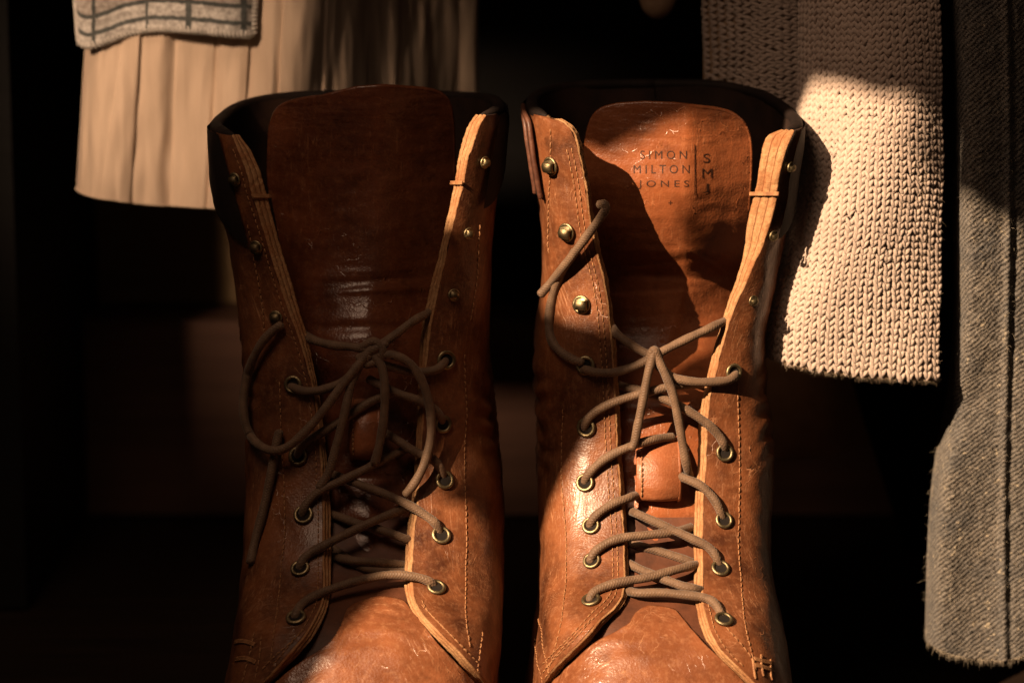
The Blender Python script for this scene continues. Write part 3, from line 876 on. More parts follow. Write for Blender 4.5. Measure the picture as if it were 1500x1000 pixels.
LT = dict(
    seed=6.3, tongue_mat='tongue_shade', hook_scale=(.8, .7), label="left-hand boot of the pair, mostly in shadow, bow with two long loops", ankle=.150,
    front=RT['front'],
    sl=[(160, 314), (200, 313), (250, 316), (300, 324), (330, 333), (380, 343), (450, 353), (500, 358), (560, 361), (660, 364), (720, 365), (800, 361), (860, 356), (900, 350), (940, 343), (1000, 333), (1080, 318), (1140, 312)],
    sr=[(160, 738), (180, 740), (220, 737), (270, 731), (300, 728), (400, 720), (500, 718), (550, 720), (600, 723), (650, 730), (700, 736), (750, 738), (800, 737), (850, 737), (900, 736), (950, 731), (1000, 728), (1080, 738), (1140, 742)],
    el=[(192, 336), (205, 342), (225, 350), (250, 359), (285, 368), (300, 373), (354, 390), (402, 404), (450, 420), (498, 438), (546, 451), (564, 456), (612, 463), (660, 468), (708, 470), (756, 472), (808, 472), (856, 472), (880, 470), (904, 460), (928, 445), (952, 425), (976, 404), (1000, 382), (1030, 352)],
    eli=[(192, 344), (205, 357), (225, 372), (250, 384), (285, 394), (300, 398), (326, 405), (354, 412), (402, 427), (450, 440), (498, 453), (546, 462), (564, 465), (612, 473), (660, 478), (708, 483), (756, 486), (808, 487), (856, 486), (880, 483), (904, 477), (928, 464), (952, 445), (976, 421), (1000, 395), (1030, 366)],
    er=[(163, 716), (168, 713), (182, 704), (206, 696), (230, 688), (254, 682), (268, 680), (290, 674), (314, 668), (350, 659), (378, 654), (402, 648), (426, 643), (450, 638), (474, 633), (498, 630), (522, 627), (550, 624), (600, 622), (650, 619), (700, 616), (740, 613), (770, 609), (800, 606), (850, 605), (865, 606), (880, 610), (900, 621), (920, 640), (940, 660), (960, 680), (980, 698), (1000, 714), (1030, 733)],
    eri=[(163, 706), (168, 695), (182, 685), (206, 675), (230, 670), (254, 667), (268, 664), (290, 661), (314, 655), (350, 648), (378, 642), (402, 634), (426, 628), (450, 622), (474, 618), (498, 615), (522, 613), (550, 612), (600, 611), (650, 609), (700, 606), (740, 602), (770, 597), (800, 594), (850, 592), (865, 592), (880, 595), (900, 606), (920, 623), (940, 644), (960, 662), (980, 679), (1000, 697), (1030, 718)],
    topl=(190, 25), topr=(161, 30), topb=140, edge_dY=(4, 5),
    collar_from=(.07, .12), collar_depth=(44, 38), fold=(0, 0),
    tong_l=[(127, 470), (130, 450), (136, 430), (146, 412), (162, 402), (190, 396), (250, 394), (330, 405), (420, 425), (500, 450), (560, 466), (700, 476), (905, 480)],
    tong_r=[(127, 620), (130, 634), (136, 646), (146, 655), (162, 660), (190, 663), (250, 664), (330, 655), (420, 636), (500, 620), (600, 612), (700, 608), (905, 596)],
    tong_ridge=[(127, 548), (300, 548), (420, 540), (520, 535), (900, 540)],
    tong_d=[(127, 34), (230, 34), (330, 30), (430, 22), (500, 14), (600, 10), (700, 8), (800, 7), (905, 7)], tong_side=(14, 16),
    tong_b=[(127, .9), (300, 1.0), (430, .9), (520, .5), (620, .35), (900, .3)],
    tong_topcurve=lambda u: np.interp(u, [0, .35, .6, 1], [16, 3, 0, 4]),
    tong_folds=[(545, 410, 70, 4, 1.2, -.06), (520, 418, 60, 3, .8, -.12), (560, 425, 70, 4, -.8, -.05), (530, 480, 60, 8, 1.5, 0), (560, 402, 60, 2.5, .5, -.04), (430, 335, 5, 30, -.5, 0), (540, 700, 60, 7, 1.2, .0), (540, 770, 60, 6, 1.5, .05), (545, 825, 60, 6, 1.2, .05)],
    keeper=(516, 556, 584, 672),
    vamp=[(350, 1046), (402, 1000), (440, 969), (470, 950), (488, 936), (501, 912), (508, 892), (530, 880), (560, 874), (588, 876), (603, 892), (620, 913), (645, 944), (670, 971), (690, 991), (730, 1040)],
    seams=[[(409, 560), (412, 640), (416, 720), (416, 780), (410, 840), (404, 900), (396, 965)],
           [(362, 330), (371, 380), (380, 430), (388, 500)],
           [(683, 520), (684, 600), (681, 680), (682, 720), (684, 790), (683, 840), (683, 900), (690, 950)],
           [(704, 330), (700, 400), (690, 470)],
           [(445, 920), (425, 940), (400, 962), (378, 985)],
           [(618, 885), (640, 908), (665, 933), (690, 960)],
           [(372, 925), (365, 960), (355, 1000)], [(382, 930), (380, 960), (372, 1000)], [(708, 925), (703, 960), (698, 1000)]],
    bars=[[(343, 940), (355, 938), (370, 942)], [(345, 965), (358, 963), (372, 968)]], strip_bars=((288,), (268,)),
    edge_rows=((6,), (8,)), edge_rows_y=(215,),
    eyelets=[(430, 563), (437, 668), (445, 754), (440, 833), (434, 905), (653, 527), (648, 621), (651, 703), (646, 784), (639, 861)],
    hooks=[(345, 263, -1, .1), (376, 362, -1, .1), (405, 465, -1, .1), (709, 238, 1, -.2), (686, 342, 1, -.2), (664, 432, 1, -.2)],
    laces=[
        [(446, 490, -8), (460, 498, -1), (485, 505, 2.5), (515, 508, 4), (538, 511, 5)],
        [(525, 525, 4.5), (545, 513, 5.5), (575, 493, 4.5), (603, 472, 3), (622, 461, -1), (640, 452, -8)],
        # long loop on the left
        [(412, 476, 3), (400, 484, 5), (381, 506, 7), (365, 540, 8.5), (357, 580, 9), (359, 617, 9.5), (372, 645, 10), (396, 659, 10.5), (420, 655, 10), (447, 632, 9.5), (474, 601, 9), (500, 566, 8), (524, 536, 7), (545, 508, 6)],
        [(423, 562, -3), (432, 568, 1.2), (448, 573, 2.6), (475, 570, 3), (503, 558, 3.5), (525, 538, 5), (542, 520, 6)],
        [(530, 508, 5), (548, 500, 6.5), (560, 512, 7), (555, 528, 6), (535, 534, 5)],
        [(535, 522, 5), (548, 512, 7), (566, 503, 6)],
        [(409, 632, 5.0), (403, 660, 5.5), (396, 700, 5), (386, 745, 4.5), (374, 790, 4), (367, 823, 3.6)],
        # loop on the right
        [(550, 520, 6), (575, 520, 7.5), (600, 532, 8.5), (619, 560, 9), (630, 600, 9.5), (631, 640, 9), (622, 678, 8), (608, 706, 6.5), (594, 724, 4)],
        [(548, 520, 6), (560, 540, 7.5), (564, 575, 8.5), (562, 615, 8.5), (556, 650, 7.5), (549, 678, 5.5)],
        [(524, 540, 5), (514, 565, 6.5), (506, 600, 7.5), (495, 645, 7), (482, 690, 5), (468, 714, 3.5)],
        [(545, 530, 3), (575, 538, 2.6), (610, 545, 2.8), (638, 541, 2.8), (650, 532, 1.8), (652, 524, -3)],
        [(540, 555, -2), (578, 574, 1), (612, 586, 2.4), (633, 597, 2.6), (645, 610, 1.6), (648, 623, -3)],
        [(437, 673, -3), (437, 663, .8), (446, 648, 2.6), (470, 634, 3), (500, 616, 2.6), (540, 590, -1), (575, 575, -5)],
        [(540, 622, -6), (575, 640, -1), (607, 661, 2.2), (632, 671, 2.8), (645, 686, 2.2), (651, 704, -3)],
        [(445, 759, -3), (444, 750, .8), (450, 736, 2.4), (470, 718, 3), (500, 704, 3), (531, 689, 2.8), (556, 676, 1.5), (600, 655, -6)],
        [(475, 690, -8), (520, 707, 1), (565, 724, 2.8), (600, 740, 3), (627, 757, 3), (640, 769, 2), (646, 786, -3)],
        [(440, 838, -3), (440, 828, .8), (449, 814, 2.6), (472, 800, 3), (505, 783, 3), (545, 764, 2.6), (590, 745, -2), (612, 735, -8)],
        [(478, 750, -8), (520, 765, -4), (558, 776, -1.5), (592, 788, -2), (612, 795, -8)],
        [(433, 910, -3), (433, 900, .8), (443, 884, 2.6), (468, 869, 3), (515, 853, 3), (565, 842, 3), (605, 844, 3), (628, 851, 2), (640, 862, -3)],
        [(482, 812, -8), (510, 820, -4), (550, 823, -3), (600, 828, -8)],
        [(485, 800, -9), (530, 830, -6), (580, 838, -6), (605, 836, -9)],
    ])

boot_r, BR = build_boot(RT)
boot_l, BL = build_boot(LT)

# ------------------------------------------------------------------ cloth materials
def m_knit():
    n = NT("knitted_wool")
    ob = n.coord("Object")
    c = n.mix(n.ramp(n.noise(ob, 60, 3, .5), [(.3, 0.0), (.7, 1.0)]), (.38, .30, .255), (.47, .375, .32))
    c = n.mix(n.math('MULTIPLY', n.ramp(n.noise(ob, 900, 3, .7), [(.4, 0.0), (.7, 1.0)]), .4), c, (.31, .225, .17))
    nb = n.bump(n.noise(ob, 1500, 3, .7), .6, .0006)
    return n.out(c, .9, nb, Specular_IOR_Level=.1, Sheen_Weight=.25, Sheen_Roughness=.5)
M['knit'] = m_knit()
M['knitback'] = m_simple("knit_backing_wool", (.30, .20, .13), (.38, .26, .17), 200, .95, 900, spec=.05)
M['fuzz'] = m_simple("loose_wool_fibres", (.62, .46, .32), (.75, .6, .45), 200, .9, spec=.1)
M['tweedfuzz'] = m_simple("loose_tweed_fibres", (.26, .22, .17), (.42, .36, .28), 200, .9, spec=.1)

def m_tweed():
    n = NT("grey_twill_tweed")
    sep = n.new("ShaderNodeSeparateXYZ")
    warp = n.mix(.0, n.tc.outputs["UV"], n.tc.outputs["UV"])
    n.t.links.new(warp, sep.inputs[0])
    ob = n.coord("Object")
    wob = n.math('MULTIPLY', n.noise(ob, 260, 5, .7), 6.5)
    ph = n.math('ADD', n.math('MULTIPLY', sep.outputs[0], .36), n.math('MULTIPLY', sep.outputs[1], .45))
    ph = n.math('ADD', ph, n.math('MULTIPLY', wob, .28))
    rib = n.math('ABSOLUTE', n.math('SINE', n.math('MULTIPLY', ph, math.pi)))
    cross = n.math('ABSOLUTE', n.math('SINE', n.math('MULTIPLY', n.math('SUBTRACT', n.math('MULTIPLY', sep.outputs[0], .55), n.math('MULTIPLY', sep.outputs[1], .75)), math.pi)))
    speck = n.ramp(n.noise(ob, 520, 3, .7), [(.38, 0.0), (.66, 1.0)])
    c = n.mix(n.ramp(rib, [(.05, .12), (.85, .95)]), (.020, .018, .0165), (.175, .150, .125))
    c = n.mix(n.math('MULTIPLY', speck, .5), c, (.27, .25, .225))
    c = n.mix(n.math('MULTIPLY', n.ramp(n.noise(ob, 45, 3, .6), [(.42, 0.0), (.68, 1.0)]), .55), c, (.055, .060, .068))
    c = n.mix(n.math('MULTIPLY', n.ramp(n.noise(ob, 640, 3, .7), [(.5, 0.0), (.68, 1.0)]), .75), c, (.020, .018, .017))
    c = n.mix(n.math('MULTIPLY', n.ramp(n.noise(ob, 380, 2, .6), [(.64, 0.0), (.72, 1.0)]), .6), c, (.50, .42, .30))
    nb = n.bump(n.math('MULTIPLY', rib, n.math('ADD', n.math('MULTIPLY', cross, .5), .5)), .9, .0012)
    nb = n.bump(n.noise(ob, 1100, 3, .7), .7, .0009, nb)
    return n.out(c, .95, nb, Specular_IOR_Level=.08, Sheen_Weight=.12)
M['tweed'] = m_tweed()

def m_cream():
    n = NT("cream_skirt_cloth")
    ob = n.coord("Object")
    c = n.mix(n.ramp(n.noise(n.coord("Object", scale=(1, 1, .25)), 60, 4, .6), [(.3, 0.0), (.7, 1.0)]), (.50, .385, .29), (.60, .47, .36))
    nb = n.bump(n.noise(n.coord("Object", scale=(1, 1, .4)), 1100, 2, .6), .2, .0004)
    return n.out(c, .75, nb, Specular_IOR_Level=.15, Sheen_Weight=.1)
M['cream'] = m_cream()

def m_check():
    n = NT("checked_boucle_wool")
    sep = n.new("ShaderNodeSeparateXYZ")
    n.t.links.new(n.tc.outputs["UV"], sep.inputs[0])
    ob = n.coord("Object")
    wob = n.math('MULTIPLY', n.math('SUBTRACT', n.noise(ob, 260, 3, .7), .5), 5.0)
    U = n.math('ADD', sep.outputs[0], wob)
    V = n.math('ADD', sep.outputs[1], wob)
    def line(s, at, half):
        d = n.math('ABSOLUTE', n.math('SUBTRACT', s, at))
        return n.ramp(n.math('DIVIDE', d, half * 2), [(.35, 1.0), (.6, 0.0)])
    c = n.mix(n.ramp(n.noise(ob, 420, 3, .7), [(.35, 0.0), (.65, 1.0)]), (.30, .28, .26), (.62, .60, .57))
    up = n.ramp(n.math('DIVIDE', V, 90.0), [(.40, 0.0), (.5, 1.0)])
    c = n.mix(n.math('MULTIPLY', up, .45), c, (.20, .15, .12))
    lines = None
    for s_, at, hw in ((V, 15, 3.5), (V, 40, 3.5), (U, 137, 3), (U, 276, 5), (U, 357, 5), (U, 215, 2.2), (V, 78, 4)):
        l = line(s_, at, hw)
        lines = l if lines is None else n.math('MAXIMUM', lines, l)
    c = n.mix(n.math('MULTIPLY', lines, .85), c, (.018, .030, .032))
    nb = n.bump(n.noise(ob, 700, 3, .75), .9, .0012)
    return n.out(c, .95, nb, Specular_IOR_Level=.05, Sheen_Weight=.15)
M['check'] = m_check()
M['darkcloth'] = m_simple("dark_brown_cloth", (.36, .19, .10), (.44, .24, .13), 120, .9, 900, spec=.1)
M['blackcloth'] = m_simple("black_cloth", (.006, .005, .004), (.010, .008, .006), 120, .9, 900, spec=.05)
M['beige'] = m_simple("beige_brushed_cloth", (.34, .22, .14), (.44, .30, .20), 150, .9, 900, .5, .0008, spec=.1)

# ------------------------------------------------------------------ knitted cardigan
def lobes(Pc, Ud, Vd, Nd, lean, a, b, c):
    """ellipsoid yarn bights: centre, side, along, out directions (k,3); lean sign per lobe"""
    nu, nv = 9, 7
    th = np.linspace(0, 2 * math.pi, nu)[:-1]
    phv = np.linspace(-1.35, 1.35, nv)
    T = np.array([[(math.cos(p) * math.cos(t), math.sin(p), math.cos(p) * math.sin(t)) for t in th] for p in phv])
    m = T.reshape(-1, 3)
    ang = lean[:, None]
    lx = m[None, :, 0] * a[:, None] ; ly = m[None, :, 1] * b[:, None]; lz = m[None, :, 2] * c[:, None] + (1 - m[None, :, 1] ** 2) * .0006
    X = lx * np.cos(ang) + ly * np.sin(ang)
    Yv = -lx * np.sin(ang) + ly * np.cos(ang)
    V = Pc[:, None] + X[..., None] * Ud[:, None] + Yv[..., None] * Vd[:, None] + lz[..., None] * Nd[:, None]
    idx = np.arange((nu - 1) * nv).reshape(nv, nu - 1)
    i2 = np.hstack([idx, idx[:, :1]])
    F = np.stack([i2[:-1, :-1], i2[:-1, 1:], i2[1:, 1:], i2[1:, :-1]], -1).reshape(-1, 4)
    k = len(Pc)
    FF = (F[None] + (np.arange(k) * len(m))[:, None, None]).reshape(-1, 4)
    return V.reshape(-1, 3), FF[:, ::-1]

def knit(mb, fn, cols, rows, width, height, sideways=False):
    """fn(u, v) -> point; u, v in 0..1"""
    out = []
    u = (np.arange(cols) + .5) / cols
    v = (np.arange(rows) + .5) / rows
    Ug, Vg = np.meshgrid(u, v)
    Ug = Ug.ravel(); Vg = Vg.ravel()
    Ug0 = Ug.copy()
    Ug = Ug + .10 / cols * np.sin(Vg * 23 + Ug0 * 9) + rng.normal(0, .035 / cols, Vg.shape)
    Vg = Vg + rng.normal(0, .08 / rows, Vg.shape) + .18 / rows * np.sin(Ug0 * 31 + Vg * 14)
    wcol = width / cols; hrow = height / rows
    for sg in (-1, 1):
        off = (.190 / cols) if not sideways else 0
        uu_ = Ug + sg * off
        vv_ = Vg + (sg * .25 / rows if sideways else 0)
        P = fn(uu_, vv_)
        e = 1e-3
        Ud = fn(uu_ + e, vv_) - fn(uu_ - e, vv_); Vd = fn(uu_, vv_ - e) - fn(uu_, vv_ + e)
        Ud /= np.linalg.norm(Ud, axis=-1, keepdims=True); Vd /= np.linalg.norm(Vd, axis=-1, keepdims=True)
        N = np.cross(Ud, Vd); N[N[:, 1] > 0] *= 1
        k = len(P)
        jit = lambda m, q: m * (1 + rng.normal(0, q, k))
        if sideways:
            V_, F_ = lobes(P, Vd, Ud, N, sg * .35 + rng.normal(0, .06, k), jit(hrow * .30, .08), jit(wcol * .72, .08), jit(hrow * .34, .08))
        else:
            V_, F_ = lobes(P, Ud, Vd, N, sg * .56 + rng.normal(0, .10, k), jit(wcol * .245, .12), jit(hrow * .92, .10), jit(wcol * .27, .10))
        mb.add(V_, F_)

def fuzz(mb, P, N, length, width, droop=.3):
    for p, nrm in zip(P, N):
        d = nrm + rng.normal(0, .7, 3); d /= np.linalg.norm(d)
        L = length * rng.uniform(.4, 1.3)
        side = np.cross(d, rng.normal(0, 1, 3)); side /= np.linalg.norm(side)
        bend = rng.normal(0, .35, 3) * L
        q1 = p + d * L * .5 + bend * .4; q2 = p + d * L + bend - np.array([0, 0, droop * L])
        w = side * width
        mb.add([p - w, p + w, q1 + w * .8, q1 - w * .8, q2], [(0, 1, 2, 3), (3, 2, 4, 4)])

SLV = pchip([(-90, 1176), (150, 1171), (230, 1164), (300, 1153), (400, 1134), (450, 1126), (520, 1119), (560, 1117)])
SRV = pchip([(-90, 1375), (0, 1375), (120, 1378), (250, 1379), (400, 1376), (560, 1374)])
HEM = pchip([(1085, 505), (1125, 522), (1200, 541), (1290, 552), (1376, 556)])
def sleeve(u, v, inset=0.0, back=False):
    al = np.radians(-72 + 108 * np.asarray(u))
    f = (np.sin(al) + math.sin(math.radians(72))) / (math.sin(math.radians(72)) + math.sin(math.radians(36)))
    py0 = -85 + (545 + 85) * np.asarray(v)
    L, R = SLV(py0), SRV(py0)
    px = L + (R - L) * f
    py = -85 + (HEM(px) + 85) * np.asarray(v)
    Y = .064 - (.040 - inset) * np.cos(al) * (-.25 if back else 1) + .003 * np.sin(py / 90.0 + px / 60.0) + inset - .022 * smooth01((py - 120) / 380) * np.clip((1390 - px) / 250, 0, 1.1)
    return W(px, py, Y)
cardigan = empty("knitted_cardigan", tuple(W(1250, 300, .14)))
tag(cardigan, "chunky beige knitted cardigan hanging behind the sunlit boot", "cardigan")
mb = MB(); knit(mb, sleeve, 23, 64, .098, .196)
o = mb.build("sleeve_knit", M['knit'], cardigan); o["kind"] = "stuff"
ug, vg = np.meshgrid(np.linspace(0, 1, 40), np.linspace(0, 1.0, 50))
mb = MB(); mb.grid(sleeve(ug, vg, .0006)); mb.grid(sleeve(ug, vg, 0, True)[:, ::-1])
vl = np.linspace(0, 1, 50)
mb.grid(np.stack([sleeve(1 + 0 * vl, vl, .0006), sleeve(1 + 0 * vl, vl, 0, True)], 1))
mb.build("sleeve_lining", M['knitback'], cardigan)
mb = MB()
k = 3000
us, vs = rng.uniform(0, 1, k), rng.uniform(.1, 1, k) ** .7
P = sleeve(us, vs); e = 1e-3
N = np.cross(sleeve(us + e, vs) - sleeve(us - e, vs), sleeve(us, vs - e) - sleeve(us, vs + e)); N /= np.linalg.norm(N, axis=1, keepdims=True)
fuzz(mb, P + N * .0011, N, .0022, .000025)
us = rng.uniform(0, 1, 1600); P = sleeve(us, np.ones(1600) * 1.0)
fuzz(mb, P, np.tile([0, -.3, -.8], (1600, 1)), .0017, .000024)
o = mb.build("wool_fuzz", M['fuzz'], cardigan); o["kind"] = "stuff"
def body(u, v):
    px = 1024 + 190 * np.asarray(u) + 6 * np.sin(np.asarray(v) * 5)
    py = -85 + 600 * np.asarray(v)
    return W(px, py, 0.100 - .012 * np.sin(np.asarray(u) * 2.6) + .02 * (1 - np.asarray(u)) ** 4)
mb = MB(); knit(mb, body, 16, 62, .062, .19, sideways=True)
o = mb.build("body_knit", M['knit'], cardigan); o["kind"] = "stuff"
mb = MB(); mb.grid(body(ug, vg) + np.array([0, .0006, 0])); mb.build("body_lining", M['knitback'], cardigan)

# ------------------------------------------------------------------ tweed coat
TL_ = pchip([(-90, 1385), (0, 1390), (280, 1398), (430, 1400), (510, 1397), (570, 1391), (630, 1381), (690, 1371), (750, 1365), (800, 1362), (900, 1359), (945, 1358)])
THEM = pchip([(1350, 930), (1362, 942), (1385, 955), (1420, 963), (1470, 967), (1490, 962), (1520, 955), (1620, 950)])
def coat(u, v):
    u, v = np.asarray(u, float), np.asarray(v, float)
    py0 = -85 + 1040 * v
    L = TL_(py0)
    px = L + (1600 - L) * u
    py = -85 + (THEM(px) + 85) * v
    seam = 1483 + 4 * np.sin(py / 170.0)
    Y = .034 + .016 * np.exp(-((px - L) / 9.0)) + .0011 * np.exp(-((px - seam) / 4.0) ** 2) - .0025 * np.exp(-((px - seam + 9) / 6) ** 2) + .010 * np.clip((px - seam) / 120, 0, 1)
    Y = Y + .0032 * np.sin(px / 34.0 + py / 260.0) * smooth01((px - L) / 30) + .005 * np.exp(-((py - 620 + .8 * (px - 1390)) / 45) ** 2) * np.exp(-((px - L) / 60) ** 2)
    Y = Y + .0 * np.clip((py - 935 - (THEM(px) - 962)) / 25, 0, 1) ** 2
    return W(px, py, Y)
coat_o = empty("tweed_coat", tuple(W(1450, 500, .06)))
tag(coat_o, "heavy grey tweed coat hanging to the right of the beige cardigan", "coat")
uc, vc = np.meshgrid(np.linspace(0, 1, 130) ** 1.3, np.linspace(0, 1, 260))
CP = coat(uc, vc)
CP[..., 1] += fbm(CP, 160, 2.0, 2) * .0006
mb = MB(); mb.grid(CP); mb.grid(CP[:, ::-1] + np.array([.0, .006, 0.0]))
side = np.stack([CP[:, 0], CP[:, 0] + np.array([.002, .003, 0]), CP[:, 0] + np.array([0, .006, 0])], 1)
mb.grid(side[:, ::-1]); bt = np.stack([CP[-1], CP[-1] + np.array([0, .003, -.0012]), CP[-1] + np.array([0, .006, 0])]); mb.grid(bt)
mb.build("coat_panel", M['tweed'], coat_o)
mb = MB()
us, vs = rng.uniform(0, .62, 2600) ** 1.2, rng.uniform(.1, 1, 2600)
P = coat(us, vs); fuzz(mb, P, np.tile([-.15, -1.0, 0], (2600, 1)), .0024, .00004)
us = rng.uniform(0, .7, 500); P = coat(us, np.ones(500)); fuzz(mb, P, np.tile([0, -.3, -1.0], (500, 1)), .0022, .00005)
vs = rng.uniform(.3, 1, 420); P = coat(np.zeros(420), vs); fuzz(mb, P, np.tile([-1.0, -.3, 0], (420, 1)), .0022, .00005)
o = mb.build("wool_fuzz", M['tweedfuzz'], coat_o); o["kind"] = "stuff"
# ------------------------------------------------------------------ pleated skirt and checked jacket
PLT = np.array([104, 126, 181, 206, 260, 320, 365, 414, 476, 540, 588, 628, 672, 700.])
PLB = np.array([96, 112, 150, 192, 250, 305, 350, 402, 466, 532, 582, 624, 670, 698.])
skirt = empty("pleated_skirt", tuple(W(380, 100, .15)))
tag(skirt, "cream pleated skirt hanging behind the shadowed boot", "skirt")
nj = 16
js, fr = [], []
for j in range(1, len(PLT) - 1):
    for q in np.linspace(0, .965, nj + 6):
        js.append(j); fr.append(q)
js = np.array(js + [len(PLT) - 2]); fr = np.array(fr + [1.0])
vg = np.linspace(0, 1, 70)[:, None]
SHEM = pchip([(90, 262), (112, 276), (128, 285), (165, 292), (200, 297), (260, 302), (330, 306), (500, 312), (700, 314)])
py = -85 + 385 * vg
tt = np.clip((py - 50) / 240, -.6, 1.1)
e0 = PLT[js - 0][None] * (1 - tt) + PLB[js][None] * tt
e1 = PLT[js + 1][None] * (1 - tt) + PLB[js + 1][None] * tt
px = e0 + (e1 - e0) * np.minimum(fr, .965)[None] / .965
py = -85 + (SHEM(px) + 85) * vg
amp = np.where(js == 1, .003, .0075)[None] * (.26 + .16 * np.sin(js * 2.3))[None]
saw = np.where(fr[None] < .9, 1 - fr[None] / .9, (fr[None] - .9) / .1 * 1.0)
soft = (1 - np.minimum(fr, 1))[None]
st = (.74 + .16 * np.sin(js * 3.7))[None]
f_ = fr[None] / .965
Y = .128 + .13 * smooth01((px - 430) / 280) + amp * np.where(f_ < st, (1 - f_ / st) ** 1.5, smooth01((f_ - st) / (1 - st))) + .020 * np.exp(-((px - (112 + 14 * (1 - tt))) / 18)) + .004 * np.sin(px / 37 + 1.5 * tt)
SP = W(px, py, Y)
SP[..., 1] += fbm(SP * np.array([1, 1, .3]), 45, 1.0, 3) * .0042 + fbm(SP * np.array([1, 1, .12]), 190, 3.0, 2) * .0009
mb = MB(); mb.grid(SP); mb.grid(SP[:, ::-1] + np.array([0, .0012, 0]))
mb.build("pleated_cloth", M['cream'], skirt)
mb = MB(); mb.tube(SP[-1] + np.array([0, .0006, 0]), .0007, 6)
mb.build("hem", M['cream'], skirt)

jk = empty("checked_jacket", tuple(W(240, 0, .1)))
tag(jk, "pale checked wool jacket hem overlapping the top of the pleated skirt", "jacket")
JH = pchip([(100, 40), (112, 56), (119, 63), (129, 66), (150, 61), (185, 48), (230, 41), (290, 44), (340, 49), (367, 50), (380, 48)])
u, v = np.meshgrid(np.linspace(0, 1, 120), np.linspace(0, 1, 60))
Lx = 104 + 12 * v; Rx = 374 - 6 * v
px = Lx + (Rx - Lx) * u
py = -85 + (JH(px) + 85) * v
Y = .119 + .006 * np.exp(-((px - Lx) / 16)) - .004 * np.sin(px / 40.0) + .003 * np.exp(-((Rx - px) / 8))
JP = W(px, py, Y); JP[..., 1] += fbm(JP, 220, 4.0, 2) * .0007
uvj = np.stack([px, JH(px) - py], -1)
mb = MB(); mb.grid(JP, uv=uvj); mb.grid(JP[:, ::-1] + np.array([0, .005, 0]), uv=uvj[:, ::-1])
mb.build("jacket_cloth", M['check'], jk)
mb = MB()
edge = np.vstack([JP[:, -1][:-1], JP[-1, ::-1]]) + np.array([0, .0022, 0])
mb.tube(edge, .0019, 10); mb.tube(JP[:, 0] + np.array([0, .0022, 0]), .0019, 10)
L = np.concatenate([[0], np.cumsum(np.linalg.norm(np.diff(edge, axis=0), axis=1))])
for q in np.arange(.001, L[-1], .0019):
    p = np.array([np.interp(q, L, edge[:, i]) for i in range(3)])
    t_ = np.array([np.interp(q + 4e-4, L, edge[:, i]) for i in range(3)]) - p; t_ /= np.linalg.norm(t_)
    a_ = np.cross(t_, [0, 1, 0]); a_ /= np.linalg.norm(a_)
    arc = [p + .0021 * (math.cos(w_) * a_ + math.sin(w_) * np.array([0, -1, 0])) + t_ * .0004 * (w_ - 1.2) for w_ in np.linspace(-.5, 3.4, 7)]
    mb.tube(np.array(arc), .0006, 5)
mb.build("whipped_hem", m_simple("pale_hem_wool", (.40, .38, .35), (.60, .57, .53), 300, .95, 1200, .6, .0008, spec=.05), jk)

# ------------------------------------------------------------------ half-hidden garments
def hanging(name, label, cat, left, right, hem, Y, mat, wav=.004, ytop=-85, th=.004):
    o = empty(name, tuple(W((left[0][1] + right[0][1]) / 2, 300, Y)))
    tag(o, label, cat)
    fl, fr_, fh = pchip(left), pchip(right), pchip(hem)
    u, v = np.meshgrid(np.linspace(0, 1, 40), np.linspace(0, 1, 60))
    hm = max(h[1] for h in hem)
    py0 = ytop + (hm - ytop) * v
    px = fl(py0) + (fr_(py0) - fl(py0)) * u
    py = ytop + (fh(px) - ytop) * v
    y = Y + wav * np.sin(px / 22.0) + .012 * np.exp(-(px - fl(py0)) / 10) + .012 * np.exp(-(fr_(py0) - px) / 10)
    P = W(px, py, y)
    mb = MB(); mb.grid(P); mb.grid(P[:, ::-1] + np.array([0, th, 0]))
    mb.grid(np.stack([P[-1], P[-1] + np.array([0, th, 0])]))
    mb.build("cloth_panel", mat, o)
    mb = MB(); mb.tube(P[-1] + np.array([0, th / 2, 0]), th * .55, 8); mb.build("hem", mat, o)
    return o
hanging("brown_skirt", "dark brown cloth hem showing below the beige cardigan", "skirt", [(-85, 1090), (700, 1060)], [(-85, 1290), (700, 1290)], [(1050, 668), (1150, 668), (1210, 664), (1250, 652), (1290, 632)], .23, M['darkcloth'])
hanging("black_trousers", "black cloth hanging in the gap between cardigan and tweed coat", "trousers", [(-85, 1225), (600, 1228), (660, 1255), (820, 1330)], [(-85, 1420), (820, 1400)], [(1220, 630), (1270, 740), (1330, 800), (1420, 815)], .20, M['blackcloth'])
# rolled sleeve end at the very top
slv = empty("beige_sleeve", tuple(W(962, 0, .14)))
tag(slv, "beige sleeve end just showing at the top between the boots", "sleeve")
cx = W(966, 0, .14)
rows = []
for py_, w_ in ((-90, .010), (-40, .0098), (0, .0085), (14, .0068), (22, .0048), (27, .0024), (28.5, .0003)):
    c = W(966 - (py_ + 90) * .03, py_, .14)
    rows.append([c + np.array([w_ * math.cos(a), w_ * .8 * math.sin(a), 0]) for a in np.linspace(0, 2 * math.pi, 25)[:-1]])
mb = MB(); mb.grid(np.array(rows), close_u=True); mb.build("cuff", M['beige'], slv)

